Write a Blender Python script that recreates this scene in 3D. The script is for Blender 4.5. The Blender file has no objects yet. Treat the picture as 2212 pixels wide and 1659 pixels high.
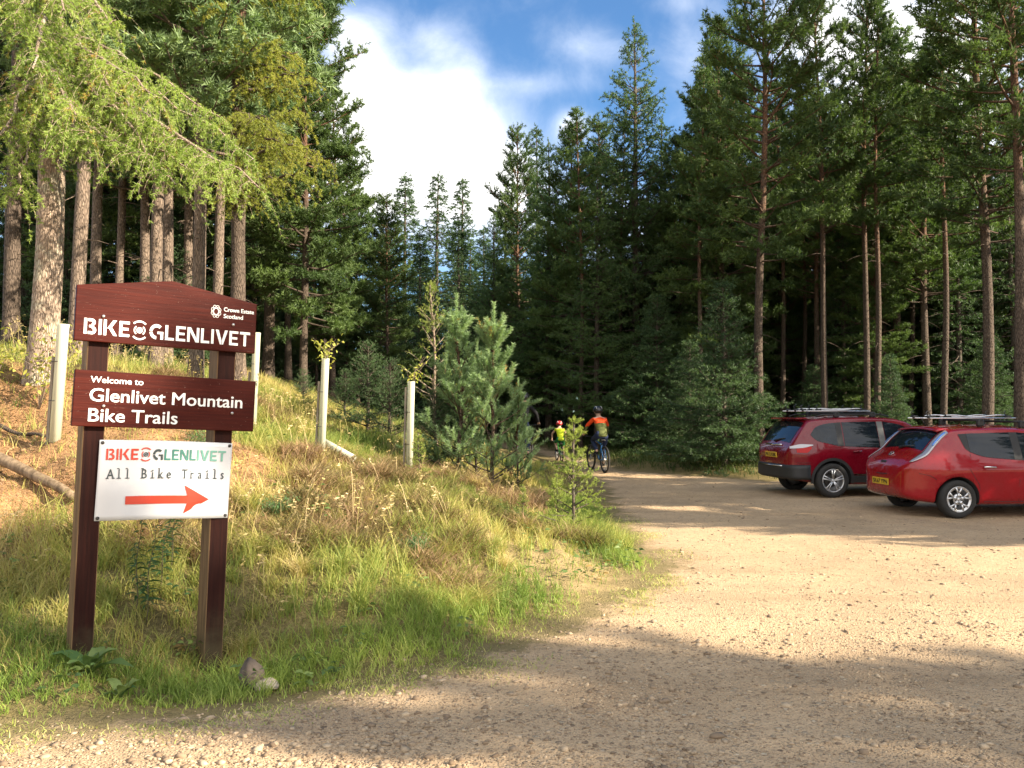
import bpy, math, random
import numpy as np
from mathutils import Vector, Matrix, Euler
R = math.radians
random.seed(7)
SC = bpy.context.scene
COL = SC.collection

# ------------------------------------------------------------------ camera
CAM_Z = 1.75
F = 828.0                      # focal length in pixels of the 1024-wide frame
cam_d = bpy.data.cameras.new('camera'); cam = bpy.data.objects.new('camera', cam_d); COL.objects.link(cam)
cam.location = (0, 0, CAM_Z); cam.rotation_euler = (R(90 + 1.94), 0, 0)
cam_d.sensor_width = 36; cam_d.lens = 36 * F / 1024; cam_d.clip_end = 3000; cam_d.clip_start = 0.05
SC.camera = cam
SC.render.resolution_x, SC.render.resolution_y = 1024, 768
# ------------------------------------------------------------------ sun, sky, exposure
SUN_EL, SUN_AZ = R(27), R(109)                       # azimuth clockwise from +Y
S = Vector((math.cos(SUN_EL)*math.sin(SUN_AZ), math.cos(SUN_EL)*math.cos(SUN_AZ), math.sin(SUN_EL)))
sd = bpy.data.lights.new('sun', 'SUN'); sun = bpy.data.objects.new('sun', sd); COL.objects.link(sun)
sd.energy = 5.0; sd.angle = R(0.5); sd.color = (1.0, 0.87, 0.68)
sun.rotation_euler = S.to_track_quat('Z', 'Y').to_euler(); sun.location = (20, -8, 30)
SC.view_settings.view_transform = 'Standard'; SC.view_settings.look = 'None'
SC.view_settings.exposure = 1.70; SC.view_settings.gamma = 1
try: SC.view_settings.use_curve_mapping = False
except Exception: pass
SC.cycles.max_bounces = 6; SC.cycles.diffuse_bounces = 2; SC.cycles.glossy_bounces = 3
SC.cycles.transmission_bounces = 4; SC.cycles.transparent_max_bounces = 6
SC.cycles.sample_clamp_indirect = 4

class NT:
    """tiny helper for node trees"""
    def __init__(s, tree): s.t = tree; s.n = tree.nodes; s.l = tree.links
    def new(s, typ, **kw):
        n = s.n.new(typ)
        for k, v in kw.items(): setattr(n, k, v)
        return n
    def put(s, sock, v):
        if hasattr(v, 'is_output'): s.l.new(v, sock)
        else:
            if sock.type == 'RGBA' and len(v) == 3: v = (*v, 1)
            sock.default_value = v
    def m(s, op, a, b=0.0, c=0.0, clamp=False):
        n = s.n.new('ShaderNodeMath'); n.operation = op; n.use_clamp = clamp
        s.put(n.inputs[0], a); s.put(n.inputs[1], b); s.put(n.inputs[2], c)
        return n.outputs[0]
    def mix(s, f, a, b, mode='MIX'):
        n = s.n.new('ShaderNodeMix'); n.data_type = 'RGBA'; n.blend_type = mode
        s.put(n.inputs['Factor'], f); s.put(n.inputs[6], a); s.put(n.inputs[7], b)
        return n.outputs[2]
    def step(s, v, lo, hi, a=0.0, b=1.0):
        n = s.n.new('ShaderNodeMapRange'); n.interpolation_type = 'SMOOTHSTEP'
        s.put(n.inputs['Value'], v)
        for k, x in (('From Min', lo), ('From Max', hi), ('To Min', a), ('To Max', b)): s.put(n.inputs[k], x)
        return n.outputs['Result']
    def noise(s, vec, scale, detail=3, rough=0.55, dist=0.0):
        n = s.n.new('ShaderNodeTexNoise'); s.put(n.inputs['Vector'], vec)
        n.inputs['Scale'].default_value = scale; n.inputs['Detail'].default_value = detail
        n.inputs['Roughness'].default_value = rough; n.inputs['Distortion'].default_value = dist
        return n.outputs['Fac']
    def attr(s, name): 
        n = s.n.new('ShaderNodeAttribute'); n.attribute_name = name; return n.outputs['Fac']
    def obj(s): return s.n.new('ShaderNodeTexCoord').outputs['Object']
    def mapped(s, vec, scale):
        n = s.n.new('ShaderNodeMapping'); s.put(n.inputs['Vector'], vec); n.inputs['Scale'].default_value = scale
        return n.outputs[0]

w = bpy.data.worlds.new('World'); SC.world = w; w.use_nodes = True
N = NT(w.node_tree); N.n.clear()
sky = N.new('ShaderNodeTexSky', sky_type='NISHITA'); sky.sun_disc = False
sky.sun_elevation = SUN_EL; sky.sun_rotation = SUN_AZ; sky.air_density = 1.0; sky.dust_density = 0.4; sky.ozone_density = 2.0
tc = N.new('ShaderNodeTexCoord'); sep = N.new('ShaderNodeSeparateXYZ'); N.l.new(tc.outputs['Generated'], sep.inputs[0])
yy = N.m('ADD', N.m('ABSOLUTE', sep.outputs[1]), 0.03)
U = N.m('DIVIDE', sep.outputs[0], yy); Vv = N.m('DIVIDE', sep.outputs[2], yy)
def D2(px, py): return ((px - 1106) * .46293 / F, (890 - py) * .46293 / F)   # from the 2212-wide view to slopes
blobs = [  # x, y, rx, ry, amount   (cumulus bank over the track, wisps above)
    (790, 215, 90, 95, .8), (930, 265, 130, 85, .9), (870, 380, 240, 120, .95), (775, 90, 90, 70, .5), (1060, 400, 120, 90, .6),
    (1235, 285, 38, 34, .6), (950, 90, 70, 45, .33), (1150, 195, 150, 26, .27), (1290, 115, 80, 50, .36), (1010, 150, 80, 50, .3),
    (1490, 130, 60, 70, .38), (1480, 15, 80, 30, .26), (1740, 60, 130, 120, .6), (2000, 130, 230, 220, .8), (1930, 430, 260, 260, .8),
    (700, 60, 60, 50, .25), (1500, 520, 500, 130, .5), (300, 400, 500, 200, .6)]
dens = None
for (px, py, rx, ry, am) in blobs:
    u0, v0 = D2(px, py); k = .46293 / F
    a = N.m('MULTIPLY', N.m('SUBTRACT', U, u0), 1 / (rx * k)); b = N.m('MULTIPLY', N.m('SUBTRACT', Vv, v0), 1 / (ry * k))
    g = N.m('POWER', 2.71828, N.m('MULTIPLY', N.m('ADD', N.m('MULTIPLY', a, a), N.m('MULTIPLY', b, b)), -1.0))
    g = N.m('MULTIPLY', g, am); dens = g if dens is None else N.m('ADD', dens, g)
cmb = N.new('ShaderNodeCombineXYZ'); N.l.new(U, cmb.inputs[0]); N.l.new(Vv, cmb.inputs[1])
n1 = N.noise(cmb.outputs[0], 13, 9, .6, .35); n2 = N.noise(cmb.outputs[0], 3.3, 5, .5, .1)
dens = N.m('ADD', dens, N.m('ADD', N.m('MULTIPLY', N.m('SUBTRACT', n1, .5), .7), N.m('MULTIPLY', N.m('SUBTRACT', n2, .5), .4)))
dens = N.m('ADD', dens, N.step(sep.outputs[1], .15, -.25, 0, .8))  # unseen cloud cover added behind the camera to whiten the ambient light
cover = N.step(dens, -.04, .88)
body = N.step(dens, .35, 1.0)
shade = N.noise(cmb.outputs[0], 6.0, 5, .5)
cl = N.mix(body, (6.1, 6.7, 7.9), (10.2, 10.0, 9.7)); cl = N.mix(N.step(shade, .52, .72, 0, .5), cl, (5.8, 5.9, 6.1))
blue = N.mix(1.0, sky.outputs[0], (.70, 1.0, 1.24), 'MULTIPLY')
bg = N.new('ShaderNodeBackground'); bg.inputs['Strength'].default_value = 0.058
N.l.new(N.mix(N.m('MULTIPLY', cover, .97), blue, cl), bg.inputs['Color'])
out = N.new('ShaderNodeOutputWorld'); N.l.new(bg.outputs[0], out.inputs[0])

# ------------------------------------------------------------------ object helpers
def tag(o, label=None, cat=None, group=None, kind=None):
    if label: o['label'] = label
    if cat: o['category'] = cat
    if group: o['group'] = group
    if kind: o['kind'] = kind
    return o
def empty(name, loc=(0, 0, 0), rot=(0, 0, 0), parent=None):
    o = bpy.data.objects.new(name, None); o.empty_display_size = .2; COL.objects.link(o)
    o.location = loc; o.rotation_euler = rot; o.parent = parent
    return o
def link(name, me, parent=None):
    o = bpy.data.objects.new(name, me); COL.objects.link(o); o.parent = parent
    return o
def np_mesh(name, V, Fs, mats, tint=None, smooth=False, attrs=None):
    """V (n,3); Fs: one (m,k) index array or a list of them"""
    if not isinstance(Fs, (list, tuple)): Fs = [Fs]
    Fs = [np.asarray(f, dtype=np.int32) for f in Fs if len(f)]
    me = bpy.data.meshes.new(name); V = np.asarray(V, dtype=np.float32)
    me.vertices.add(len(V)); me.vertices.foreach_set('co', V.ravel())
    li = np.concatenate([f.ravel() for f in Fs]); ks = np.concatenate([np.full(len(f), f.shape[1], np.int32) for f in Fs])
    me.loops.add(len(li)); me.loops.foreach_set('vertex_index', li)
    me.polygons.add(len(ks)); me.polygons.foreach_set('loop_start', np.concatenate([[0], np.cumsum(ks)[:-1]]).astype(np.int32))
    if smooth: me.polygons.foreach_set('use_smooth', np.ones(len(ks), bool))
    at = dict(attrs or {})
    if tint is not None: at['tint'] = tint
    for k, v in at.items():
        a = me.attributes.new(k, 'FLOAT', 'POINT'); a.data.foreach_set('value', np.asarray(v, dtype=np.float32))
    me.update(calc_edges=True)
    for m in (mats if isinstance(mats, (list, tuple)) else [mats]): me.materials.append(m)
    return me

class MB:
    """collects shapes and links them as one mesh object"""
    def __init__(s): s.v = []; s.f = []; s.mi = []; s.sm = []
    def add(s, vs, fs, mi=0, smooth=False, M=None):
        o = len(s.v)
        for p in vs: s.v.append(tuple(M @ Vector(p)) if M is not None else tuple(p))
        for f in fs: s.f.append([i + o for i in f]); s.mi.append(mi); s.sm.append(smooth)
        return s
    def box(s, c, size, M=None, mi=0, bev=0.0):
        hx, hy, hz = [q / 2 for q in size]; b = min(bev, hx * .9, hy * .9, hz * .9)
        if b <= 0:
            vs = [(c[0] + sx * hx, c[1] + sy * hy, c[2] + sz * hz) for sx in (-1, 1) for sy in (-1, 1) for sz in (-1, 1)]
            fs = [(0, 1, 3, 2), (4, 6, 7, 5), (0, 4, 5, 1), (2, 3, 7, 6), (0, 2, 6, 4), (1, 5, 7, 3)]
            return s.add(vs, fs, mi, False, M)
        vs = []; idx = {}
        for sx in (-1, 1):
            for sy in (-1, 1):
                for sz in (-1, 1):
                    for a in range(3):
                        q = [sx * (hx - b), sy * (hy - b), sz * (hz - b)]; q[a] += (sx, sy, sz)[a] * b
                        idx[sx, sy, sz, a] = len(vs); vs.append((c[0] + q[0], c[1] + q[1], c[2] + q[2]))
        fs = []
        for a in range(3):
            o1, o2 = (a + 1) % 3, (a + 2) % 3
            for sg in (-1, 1):
                q = []
                for (p1, p2) in ((-1, -1), (1, -1), (1, 1), (-1, 1)):
                    k = [0, 0, 0]; k[a] = sg; k[o1] = p1; k[o2] = p2; q.append(idx[k[0], k[1], k[2], a])
                fs.append(q if sg > 0 else q[::-1])
            for p1 in (-1, 1):
                for p2 in (-1, 1):
                    q = []
                    for (sg, ax) in ((-1, o1), (1, o1), (1, o2), (-1, o2)):
                        k = [0, 0, 0]; k[a] = sg; k[o1] = p1; k[o2] = p2; q.append(idx[k[0], k[1], k[2], ax])
                    fs.append(q)
        for sx in (-1, 1):
            for sy in (-1, 1):
                for sz in (-1, 1): fs.append([idx[sx, sy, sz, a] for a in range(3)])
        return s.add(vs, fs, mi, False, M)
    def tube(s, path, rad, n=8, caps=True, mi=0, smooth=True, M=None):
        path = [Vector(p) for p in path]; k = len(path)
        if not hasattr(rad, '__len__'): rad = [rad] * k
        vs = []; fs = []; ref = None
        for i, p in enumerate(path):
            d = (path[min(i + 1, k - 1)] - path[max(i - 1, 0)]).normalized()
            if ref is None: ref = Vector((0, 0, 1)) if abs(d.z) < .9 else Vector((1, 0, 0))
            a = (ref - d * ref.dot(d)).normalized(); b = d.cross(a); ref = a
            for j in range(n):
                t = 2 * math.pi * j / n; vs.append(p + (a * math.cos(t) + b * math.sin(t)) * rad[i])
        for i in range(k - 1):
            for j in range(n): fs.append((i * n + j, i * n + (j + 1) % n, (i + 1) * n + (j + 1) % n, (i + 1) * n + j))
        if caps: fs.append(list(range(n))[::-1]); fs.append([(k - 1) * n + j for j in range(n)])
        return s.add(vs, fs, mi, smooth, M)
    def lathe(s, prof, n=24, mi=0, M=None, smooth=True, close=False):
        """profile of (radius, axial) about local Y"""
        vs = []; fs = []; k = len(prof)
        for j in range(n):
            t = 2 * math.pi * j / n
            for (r, a) in prof: vs.append((r * math.cos(t), a, r * math.sin(t)))
        for j in range(n):
            j2 = (j + 1) % n
            for i in range(k if close else k - 1):
                i2 = (i + 1) % k; fs.append((j * k + i, j * k + i2, j2 * k + i2, j2 * k + i))
        return s.add(vs, fs, mi, smooth, M)
    def prism(s, pts, th, mi=0, M=None):
        """pts in the local XZ plane, extruded along +Y from -th to 0"""
        k = len(pts); vs = [(x, -th, z) for x, z in pts] + [(x, 0, z) for x, z in pts]
        fs = [list(range(k)), list(range(2 * k - 1, k - 1, -1))] + [(i, i + k, (i + 1) % k + k, (i + 1) % k) for i in range(k)]
        return s.add(vs, fs, mi, False, M)
    def grid(s, P, mi=0, smooth=True, M=None):
        n, m = len(P), len(P[0]); vs = [q for row in P for q in row]
        fs = [(i * m + j, i * m + j + 1, (i + 1) * m + j + 1, (i + 1) * m + j) for i in range(n - 1) for j in range(m - 1)]
        return s.add(vs, fs, mi, smooth, M)
    def mesh(s, name, mats):
        me = bpy.data.meshes.new(name); me.from_pydata(s.v, [], s.f)
        for m in (mats if isinstance(mats, (list, tuple)) else [mats]): me.materials.append(m)
        me.polygons.foreach_set('material_index', s.mi); me.polygons.foreach_set('use_smooth', s.sm); me.update()
        return me
    def build(s, name, mats, parent=None): return link(name, s.mesh(name, mats), parent)

def fix_normals(me):
    import bmesh
    b = bmesh.new(); b.from_mesh(me); bmesh.ops.recalc_face_normals(b, faces=b.faces); b.to_mesh(me); b.free(); return me
def evaluated(o):
    """replace an object's mesh by its modified mesh"""
    bpy.context.view_layer.update(); dg = bpy.context.evaluated_depsgraph_get()
    me = bpy.data.meshes.new_from_object(o.evaluated_get(dg)); o.modifiers.clear(); o.data = me; return o
# ------------------------------------------------------------------ materials
def mat(name):
    m = bpy.data.materials.new(name); m.use_nodes = True; m.node_tree.nodes.clear(); n = NT(m.node_tree)
    o = n.new('ShaderNodeOutputMaterial'); p = n.new('ShaderNodeBsdfPrincipled'); n.l.new(p.outputs[0], o.inputs[0])
    n.p = p; n.out = o
    return m, n
def bump(n, h, strength, dist=.01):
    b = n.new('ShaderNodeBump'); n.put(b.inputs['Height'], h); b.inputs['Strength'].default_value = strength; b.inputs['Distance'].default_value = dist
    n.l.new(b.outputs[0], n.p.inputs['Normal'])
def plain(name, col, rough=.5, metal=0.0, coat=0.0, var=0.12, scale=8, spec=.5):
    m, n = mat(name); f = n.noise(n.obj(), scale, 4)
    n.put(n.p.inputs['Base Color'], n.mix(f, [c * (1 - var) for c in col], [min(1, c * (1 + var)) for c in col]))
    n.p.inputs['Roughness'].default_value = rough; n.p.inputs['Metallic'].default_value = metal
    n.p.inputs['Specular IOR Level'].default_value = spec
    if coat: n.p.inputs['Coat Weight'].default_value = coat; n.p.inputs['Coat Roughness'].default_value = .03
    return m
def foliage(name, c1, c2, trans=.3, rough=.55, c3=None, objvar=.25):
    """leaf colour runs from c1 to c2 with the clump's own tint; every tree a little different"""
    m, n = mat(name); t = n.attr('tint')
    col = n.mix(t, c1, c2)
    if c3: col = n.mix(n.step(t, .9, .99), col, c3)
    oi = n.new('ShaderNodeObjectInfo').outputs['Random']
    sc = n.m('ADD', n.m('MULTIPLY', oi, objvar), 1 - objvar / 2)
    cc = n.new('ShaderNodeCombineColor'); n.put(cc.inputs[0], sc); n.put(cc.inputs[1], sc); n.put(cc.inputs[2], sc)
    col = n.mix(1.0, col, cc.outputs[0], 'MULTIPLY')
    n.put(n.p.inputs['Base Color'], col); n.p.inputs['Roughness'].default_value = rough; n.p.inputs['Specular IOR Level'].default_value = .3
    if trans:
        tr = n.new('ShaderNodeBsdfTranslucent'); n.put(tr.inputs['Color'], n.mix(1.0, col, (1.35, 1.5, .75), 'MULTIPLY'))
        mx = n.new('ShaderNodeMixShader'); mx.inputs[0].default_value = trans
        n.l.new(n.p.outputs[0], mx.inputs[1]); n.l.new(tr.outputs[0], mx.inputs[2]); n.l.new(mx.outputs[0], n.out.inputs[0])
    return m
def bark(name, lo, hi, dark, lichen=None):
    """plates of bark; attribute 'tint' is the height along the trunk (lower colour to upper colour)"""
    m, n = mat(name); o = n.obj()
    v = n.new('ShaderNodeTexVoronoi'); v.feature = 'DISTANCE_TO_EDGE'; n.put(v.inputs['Vector'], n.mapped(o, (26, 26, 5.5)))
    v.inputs['Scale'].default_value = 1.6
    pl = n.step(v.outputs['Distance'], .01, .2); f = n.noise(o, 9, 5, .6)
    col = n.mix(n.step(n.attr('tint'), .3, .62), lo, hi); col = n.mix(n.step(f, .35, .7, 0, .75), col, [c * 1.35 for c in lo])
    if lichen: col = n.mix(n.step(n.noise(o, 3.2, 4), .5, .62, 0, .6), col, lichen)
    col = n.mix(n.m('ADD', n.m('MULTIPLY', pl, .62), n.step(n.noise(n.mapped(o, (40, 40, 6)), 1, 4, .7), .3, .62, 0, .38)), dark, col)
    n.put(n.p.inputs['Base Color'], col); n.p.inputs['Roughness'].default_value = .9; n.p.inputs['Specular IOR Level'].default_value = .2
    bump(n, n.m('ADD', pl, n.m('MULTIPLY', f, .6)), .8, .02)
    return m
# ------------------------------------------------------------------ terrain
BANK = np.array([(-60, -6), (-14, 3.2), (-6, 4.0), (-2.8, 4.60), (-1.57, 5.15), (-.34, 5.85), (.4, 6.9), (.95, 7.75), (1.5, 8.8), (1.75, 9.65), (1.62, 11),
                 (1.75, 14.9), (2.05, 20.9), (1.6, 26), (.95, 31), (-1.5, 38), (-6, 46), (-30, 62), (-300, 120)], float)
RIGHT = np.array([(60, -60), (26, -10), (23, 0), (19.5, 9), (15, 15.3), (12, 17.6), (9, 19.3), (6.1, 20.5), (3.05, 23.3), (3.0, 26), (2.3, 30.5), (0, 39), (-5, 48.5), (-30, 66), (-300, 126)], float)
def seg_dist(x, y, poly):
    d = np.full(x.shape, 1e9)
    for a, b in zip(poly[:-1], poly[1:]):
        ab = b - a; t = np.clip(((x - a[0]) * ab[0] + (y - a[1]) * ab[1]) / (ab @ ab), 0, 1)
        d = np.minimum(d, np.hypot(x - a[0] - t * ab[0], y - a[1] - t * ab[1]))
    return d
def inside(x, y, poly):
    c = np.zeros(x.shape, bool); n = len(poly)
    for i in range(n):
        (x1, y1), (x2, y2) = poly[i], poly[(i + 1) % n]
        if y1 == y2: continue
        c ^= ((y1 > y) != (y2 > y)) & (x < (x2 - x1) * (y - y1) / (y2 - y1) + x1)
    return c
BP = np.vstack([BANK, [(-900, 120), (-900, -6)]]); RP = np.vstack([RIGHT, [(-300, 900), (900, 900), (900, -60)]])
def sdB(x, y): d = seg_dist(x, y, BANK); return np.where(inside(x, y, BP), d, -d)
def sdR(x, y): d = seg_dist(x, y, RIGHT); return np.where(inside(x, y, RP), d, -d)
_g = np.random.default_rng(3).random((64, 64))
def vnoise(x, y, s=1.0):
    x = np.asarray(x) * s; y = np.asarray(y) * s
    xi = np.floor(x).astype(int); yi = np.floor(y).astype(int); fx = x - xi; fy = y - yi
    fx = fx * fx * (3 - 2 * fx); fy = fy * fy * (3 - 2 * fy); q = lambda i, j: _g[(xi + i) % 64, (yi + j) % 64]
    return (q(0, 0) * (1 - fx) + q(1, 0) * fx) * (1 - fy) + (q(0, 1) * (1 - fx) + q(1, 1) * fx) * fy
def gz(x, y):
    x = np.atleast_1d(np.asarray(x, float)); y = np.atleast_1d(np.asarray(y, float))
    b = sdB(x, y); r = sdR(x, y)
    z = .012 * np.clip(y - 14, 0, 40)
    t = np.clip(b, 0, 8); hb = (.165 * t + .0175 * t * t) * (1 - np.exp(-t / .8)) + .14 * np.clip(b - 8, 0, 18)
    rise = np.clip(b / 1.5, 0, 1); near = np.exp(-(((x + 2.15) / 1.0) ** 2 + ((y - 5.95) / .8) ** 2)); hb = hb * (1 - .85 * near) - .17 * near - .10 * near * np.clip((x + 2.45) / .4, -1, 1)
    z = z + hb + rise * (.24 * (vnoise(x, y, .9) - .5) + .20 * (vnoise(x + 9, y, 2.1) - .5) + .07 * (vnoise(x, y + 5, 6) - .5))
    q = np.clip(r, 0, 30); z = z + .12 * (1 - np.exp(-q / .5)) + .03 * q + np.clip(r, 0, 1) * .15 * (vnoise(x, y, .8) - .5)
    g = np.clip(-np.maximum(b, r), 0, 1)
    z = z + g * (.03 * (vnoise(x, y, .5) - .5) + .014 * (vnoise(x + 3, y, 2.1) - .5) + .008 * (vnoise(x, y, 7) - .5))
    return z
def g1(x, y): return float(gz(x, y)[0])
def spread(lo, hi, step, far_lo, far_hi):
    c = list(np.arange(lo, hi + 1e-6, step)); s = step; p = lo; a = []
    while p > far_lo: s *= 1.16; p -= s; a.append(p)
    s = step; p = hi; e = []
    while p < far_hi: s *= 1.16; p += s; e.append(p)
    return np.array(a[::-1] + c + e)
GX = spread(-9, 11, .075, -900, 900); GY = spread(2.2, 25, .075, -400, 1200)
X, Y = np.meshgrid(GX, GY); Z = gz(X.ravel(), Y.ravel())
gx, gy = X.ravel(), Y.ravel(); vb, vr = sdB(gx, gy), sdR(gx, gy)
V = np.stack([gx, gy, Z], 1); nx, ny = len(GX), len(GY)
I = (np.arange(ny - 1)[:, None] * nx + np.arange(nx - 1)[None]).ravel()
Q = np.stack([I, I + 1, I + nx + 1, I + nx], 1)
grav = -np.maximum(vb, vr)
litter = np.clip((3.2 - np.hypot((gx + 6.2) * .8, (gy - 9.4))) / 1.2, 0, 1) + np.clip((1.6 - np.hypot((gx + 3.6), (gy - 9.5))) / 1., 0, 1) * .6
bare = np.clip((1.0 - np.hypot((gx - .55) * .9 + (gy - 8.9) * .35, (gy - 8.9) * .55)) / .45, 0, 1)      # sandy path over the toe of the bank
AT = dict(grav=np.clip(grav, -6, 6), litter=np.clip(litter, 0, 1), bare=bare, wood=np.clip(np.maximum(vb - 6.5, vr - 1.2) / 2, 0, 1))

def ground_mat():
    m, n = mat('earth and gravel'); o = n.obj(); g = n.attr('grav')
    # gravel: pale sandy fines, stones of several sizes, darker damp and worn patches
    big = n.noise(o, .55, 4, .6); mid = n.noise(o, 3.1, 5, .65); fine = n.noise(o, 38, 4, .7); fin2 = n.noise(o, 95, 3, .7)
    v = n.new('ShaderNodeTexVoronoi'); n.put(v.inputs['Vector'], o); v.inputs['Scale'].default_value = 55
    v2 = n.new('ShaderNodeTexVoronoi'); n.put(v2.inputs['Vector'], o); v2.inputs['Scale'].default_value = 21
    sand = n.mix(mid, (.43, .29, .165), (.60, .435, .27))
    sand = n.mix(n.step(big, .42, .66, 0, .55), sand, (.30, .215, .135))
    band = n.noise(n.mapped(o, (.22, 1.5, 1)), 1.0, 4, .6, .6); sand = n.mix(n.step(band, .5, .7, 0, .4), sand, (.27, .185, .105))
    sand = n.mix(n.step(fine, .52, .72, 0, .6), sand, (.23, .16, .095))
    clod = n.noise(o, 13, 5, .75); sand = n.mix(n.step(clod, .54, .66, 0, .55), sand, (.245, .165, .10))
    sand = n.mix(n.step(fin2, .58, .7, 0, .55), sand, (.66, .54, .38))
    sv = n.new('ShaderNodeSeparateColor'); n.l.new(v.outputs['Color'], sv.inputs[0])
    st = n.mix(sv.outputs[0], (.25, .18, .12), (.6, .47, .31))
    sand = n.mix(n.step(v.outputs['Distance'], .42, .3, 0, .6), sand, st)
    sv2 = n.new('ShaderNodeSeparateColor'); n.l.new(v2.outputs['Color'], sv2.inputs[0])
    pick = n.m('MULTIPLY', n.step(sv2.outputs[1], .72, .76), n.step(v2.outputs['Distance'], .4, .3))
    sand = n.mix(n.m('MULTIPLY', pick, .75), sand, n.mix(sv2.outputs[0], (.16, .11, .075), (.58, .47, .33)))
    # the earth under the grass, brown needle litter, forest floor
    soil = n.mix(mid, (.10, .075, .035), (.20, .165, .06)); soil = n.mix(n.step(fine, .45, .65), soil, (.24, .19, .08))
    lit = n.mix(mid, (.27, .145, .068), (.41, .245, .12)); lit = n.mix(n.step(fine, .46, .62, 0, .85), lit, (.17, .09, .045)); lit = n.mix(n.step(fin2, .6, .7, 0, .6), lit, (.6, .42, .22))
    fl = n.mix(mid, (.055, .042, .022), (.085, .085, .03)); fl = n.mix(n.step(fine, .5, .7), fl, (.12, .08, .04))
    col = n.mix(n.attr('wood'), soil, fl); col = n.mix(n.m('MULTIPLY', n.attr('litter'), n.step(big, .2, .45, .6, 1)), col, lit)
    col = n.mix(n.m('MULTIPLY', n.attr('bare'), n.step(n.noise(o, 2.4, 5, .7), .32, .6, .25, .85)), col, n.mix(mid, (.26, .19, .09), (.42, .31, .16)))
    fringe = n.mix(fine, (.12, .10, .04), (.26, .20, .10))
    edge = n.m('ADD', g, n.m('MULTIPLY', n.m('SUBTRACT', n.noise(o, 2.6, 7, .75), .5), 1.5))
    col = n.mix(n.step(edge, -.35, -.05), col, fringe); col = n.mix(n.step(edge, -.02, .42), col, sand)
    n.put(n.p.inputs['Base Color'], col); n.p.inputs['Roughness'].default_value = .95; n.p.inputs['Specular IOR Level'].default_value = .15
    h = n.m('ADD', n.m('MULTIPLY', fine, .8), n.m('ADD', n.m('MULTIPLY', n.step(v.outputs['Distance'], .5, .1), .5), n.m('MULTIPLY', pick, .9)))
    bump(n, h, .9, .018)
    return m
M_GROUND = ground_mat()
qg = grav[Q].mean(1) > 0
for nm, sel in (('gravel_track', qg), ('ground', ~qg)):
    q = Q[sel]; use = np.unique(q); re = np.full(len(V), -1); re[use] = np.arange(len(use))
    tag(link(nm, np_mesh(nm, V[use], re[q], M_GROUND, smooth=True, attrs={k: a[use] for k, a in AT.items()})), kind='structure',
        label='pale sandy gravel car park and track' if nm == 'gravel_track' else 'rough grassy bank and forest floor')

# ------------------------------------------------------------------ loose gravel (nobody could count it)
def ico():
    t = (1 + 5 ** .5) / 2
    v = np.array([(-1, t, 0), (1, t, 0), (-1, -t, 0), (1, -t, 0), (0, -1, t), (0, 1, t), (0, -1, -t), (0, 1, -t), (t, 0, -1), (t, 0, 1), (-t, 0, -1), (-t, 0, 1)], float)
    f = np.array([(0, 11, 5), (0, 5, 1), (0, 1, 7), (0, 7, 10), (0, 10, 11), (1, 5, 9), (5, 11, 4), (11, 10, 2), (10, 7, 6), (7, 1, 8), (3, 9, 4), (3, 4, 2), (3, 2, 6), (3, 6, 8), (3, 8, 9), (4, 9, 5), (2, 4, 11), (6, 2, 10), (8, 6, 7), (9, 8, 1)])
    return v / np.linalg.norm(v[0]), f
ICO_V, ICO_F = ico()
def stones(P, size, rng, flat=.55, sink=.25):
    n = len(P); v = ICO_V[None] * (1 + .38 * (rng.random((n, 12, 1)) - .5) * 2)
    v = v * (size[:, None, None] * np.stack([.7 + .7 * rng.random(n), .6 + .5 * rng.random(n), flat * (.6 + .7 * rng.random(n))], 1)[:, None])
    a = rng.random(n) * 6.283; c, s = np.cos(a)[:, None], np.sin(a)[:, None]
    x = v[..., 0] * c - v[..., 1] * s; y = v[..., 0] * s + v[..., 1] * c
    v = np.stack([x, y, v[..., 2]], -1) + P[:, None]; v[..., 2] += (size * flat * sink)[:, None]
    return v.reshape(-1, 3), (ICO_F[None] + 12 * np.arange(n)[:, None, None]).reshape(-1, 3), np.repeat(rng.random(n), 12)
def stone_mat():
    m, n = mat('gravel stone'); t = n.attr('tint'); f = n.noise(n.obj(), 60, 4)
    col = n.mix(t, (.17, .115, .07), (.47, .355, .23)); col = n.mix(n.step(f, .5, .7, 0, .5), col, (.17, .12, .08))
    n.put(n.p.inputs['Base Color'], col); n.p.inputs['Roughness'].default_value = .9; bump(n, f, .5, .004)
    return m
M_STONE = stone_mat()
rg = np.random.default_rng(11)
def area(n, x0, x1, y0, y1):   # denser close to the camera, as many per pixel as per metre
    u = rg.random(n); y = y0 * y1 / (y1 - u * (y1 - y0)); x = x0 + (x1 - x0) * rg.random(n)
    return x, y
px, py = area(60000, -1, 1, 3.2, 22); px = px * (py * .66 + .3)
k = (-np.maximum(sdB(px, py), sdR(px, py))) > (.35 - .8 * rg.random(len(px)) ** 2); px, py = px[k], py[k]
dn = vnoise(px, py, 1.3) + .5 * vnoise(px, py, 5); k = rg.random(len(px)) < np.clip((dn - .35) * 1.3, .12, 1); px, py = px[k], py[k]
sz = .0045 + .005 * rg.random(len(px)) + .021 * rg.random(len(px)) ** 14
v, f, t = stones(np.stack([px, py, gz(px, py)], 1), sz, rg)
tag(link('gravel', np_mesh('gravel', v, f, M_STONE, t)), 'loose tan and brown gravel strewn over the car park', 'gravel', kind='stuff')
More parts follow.
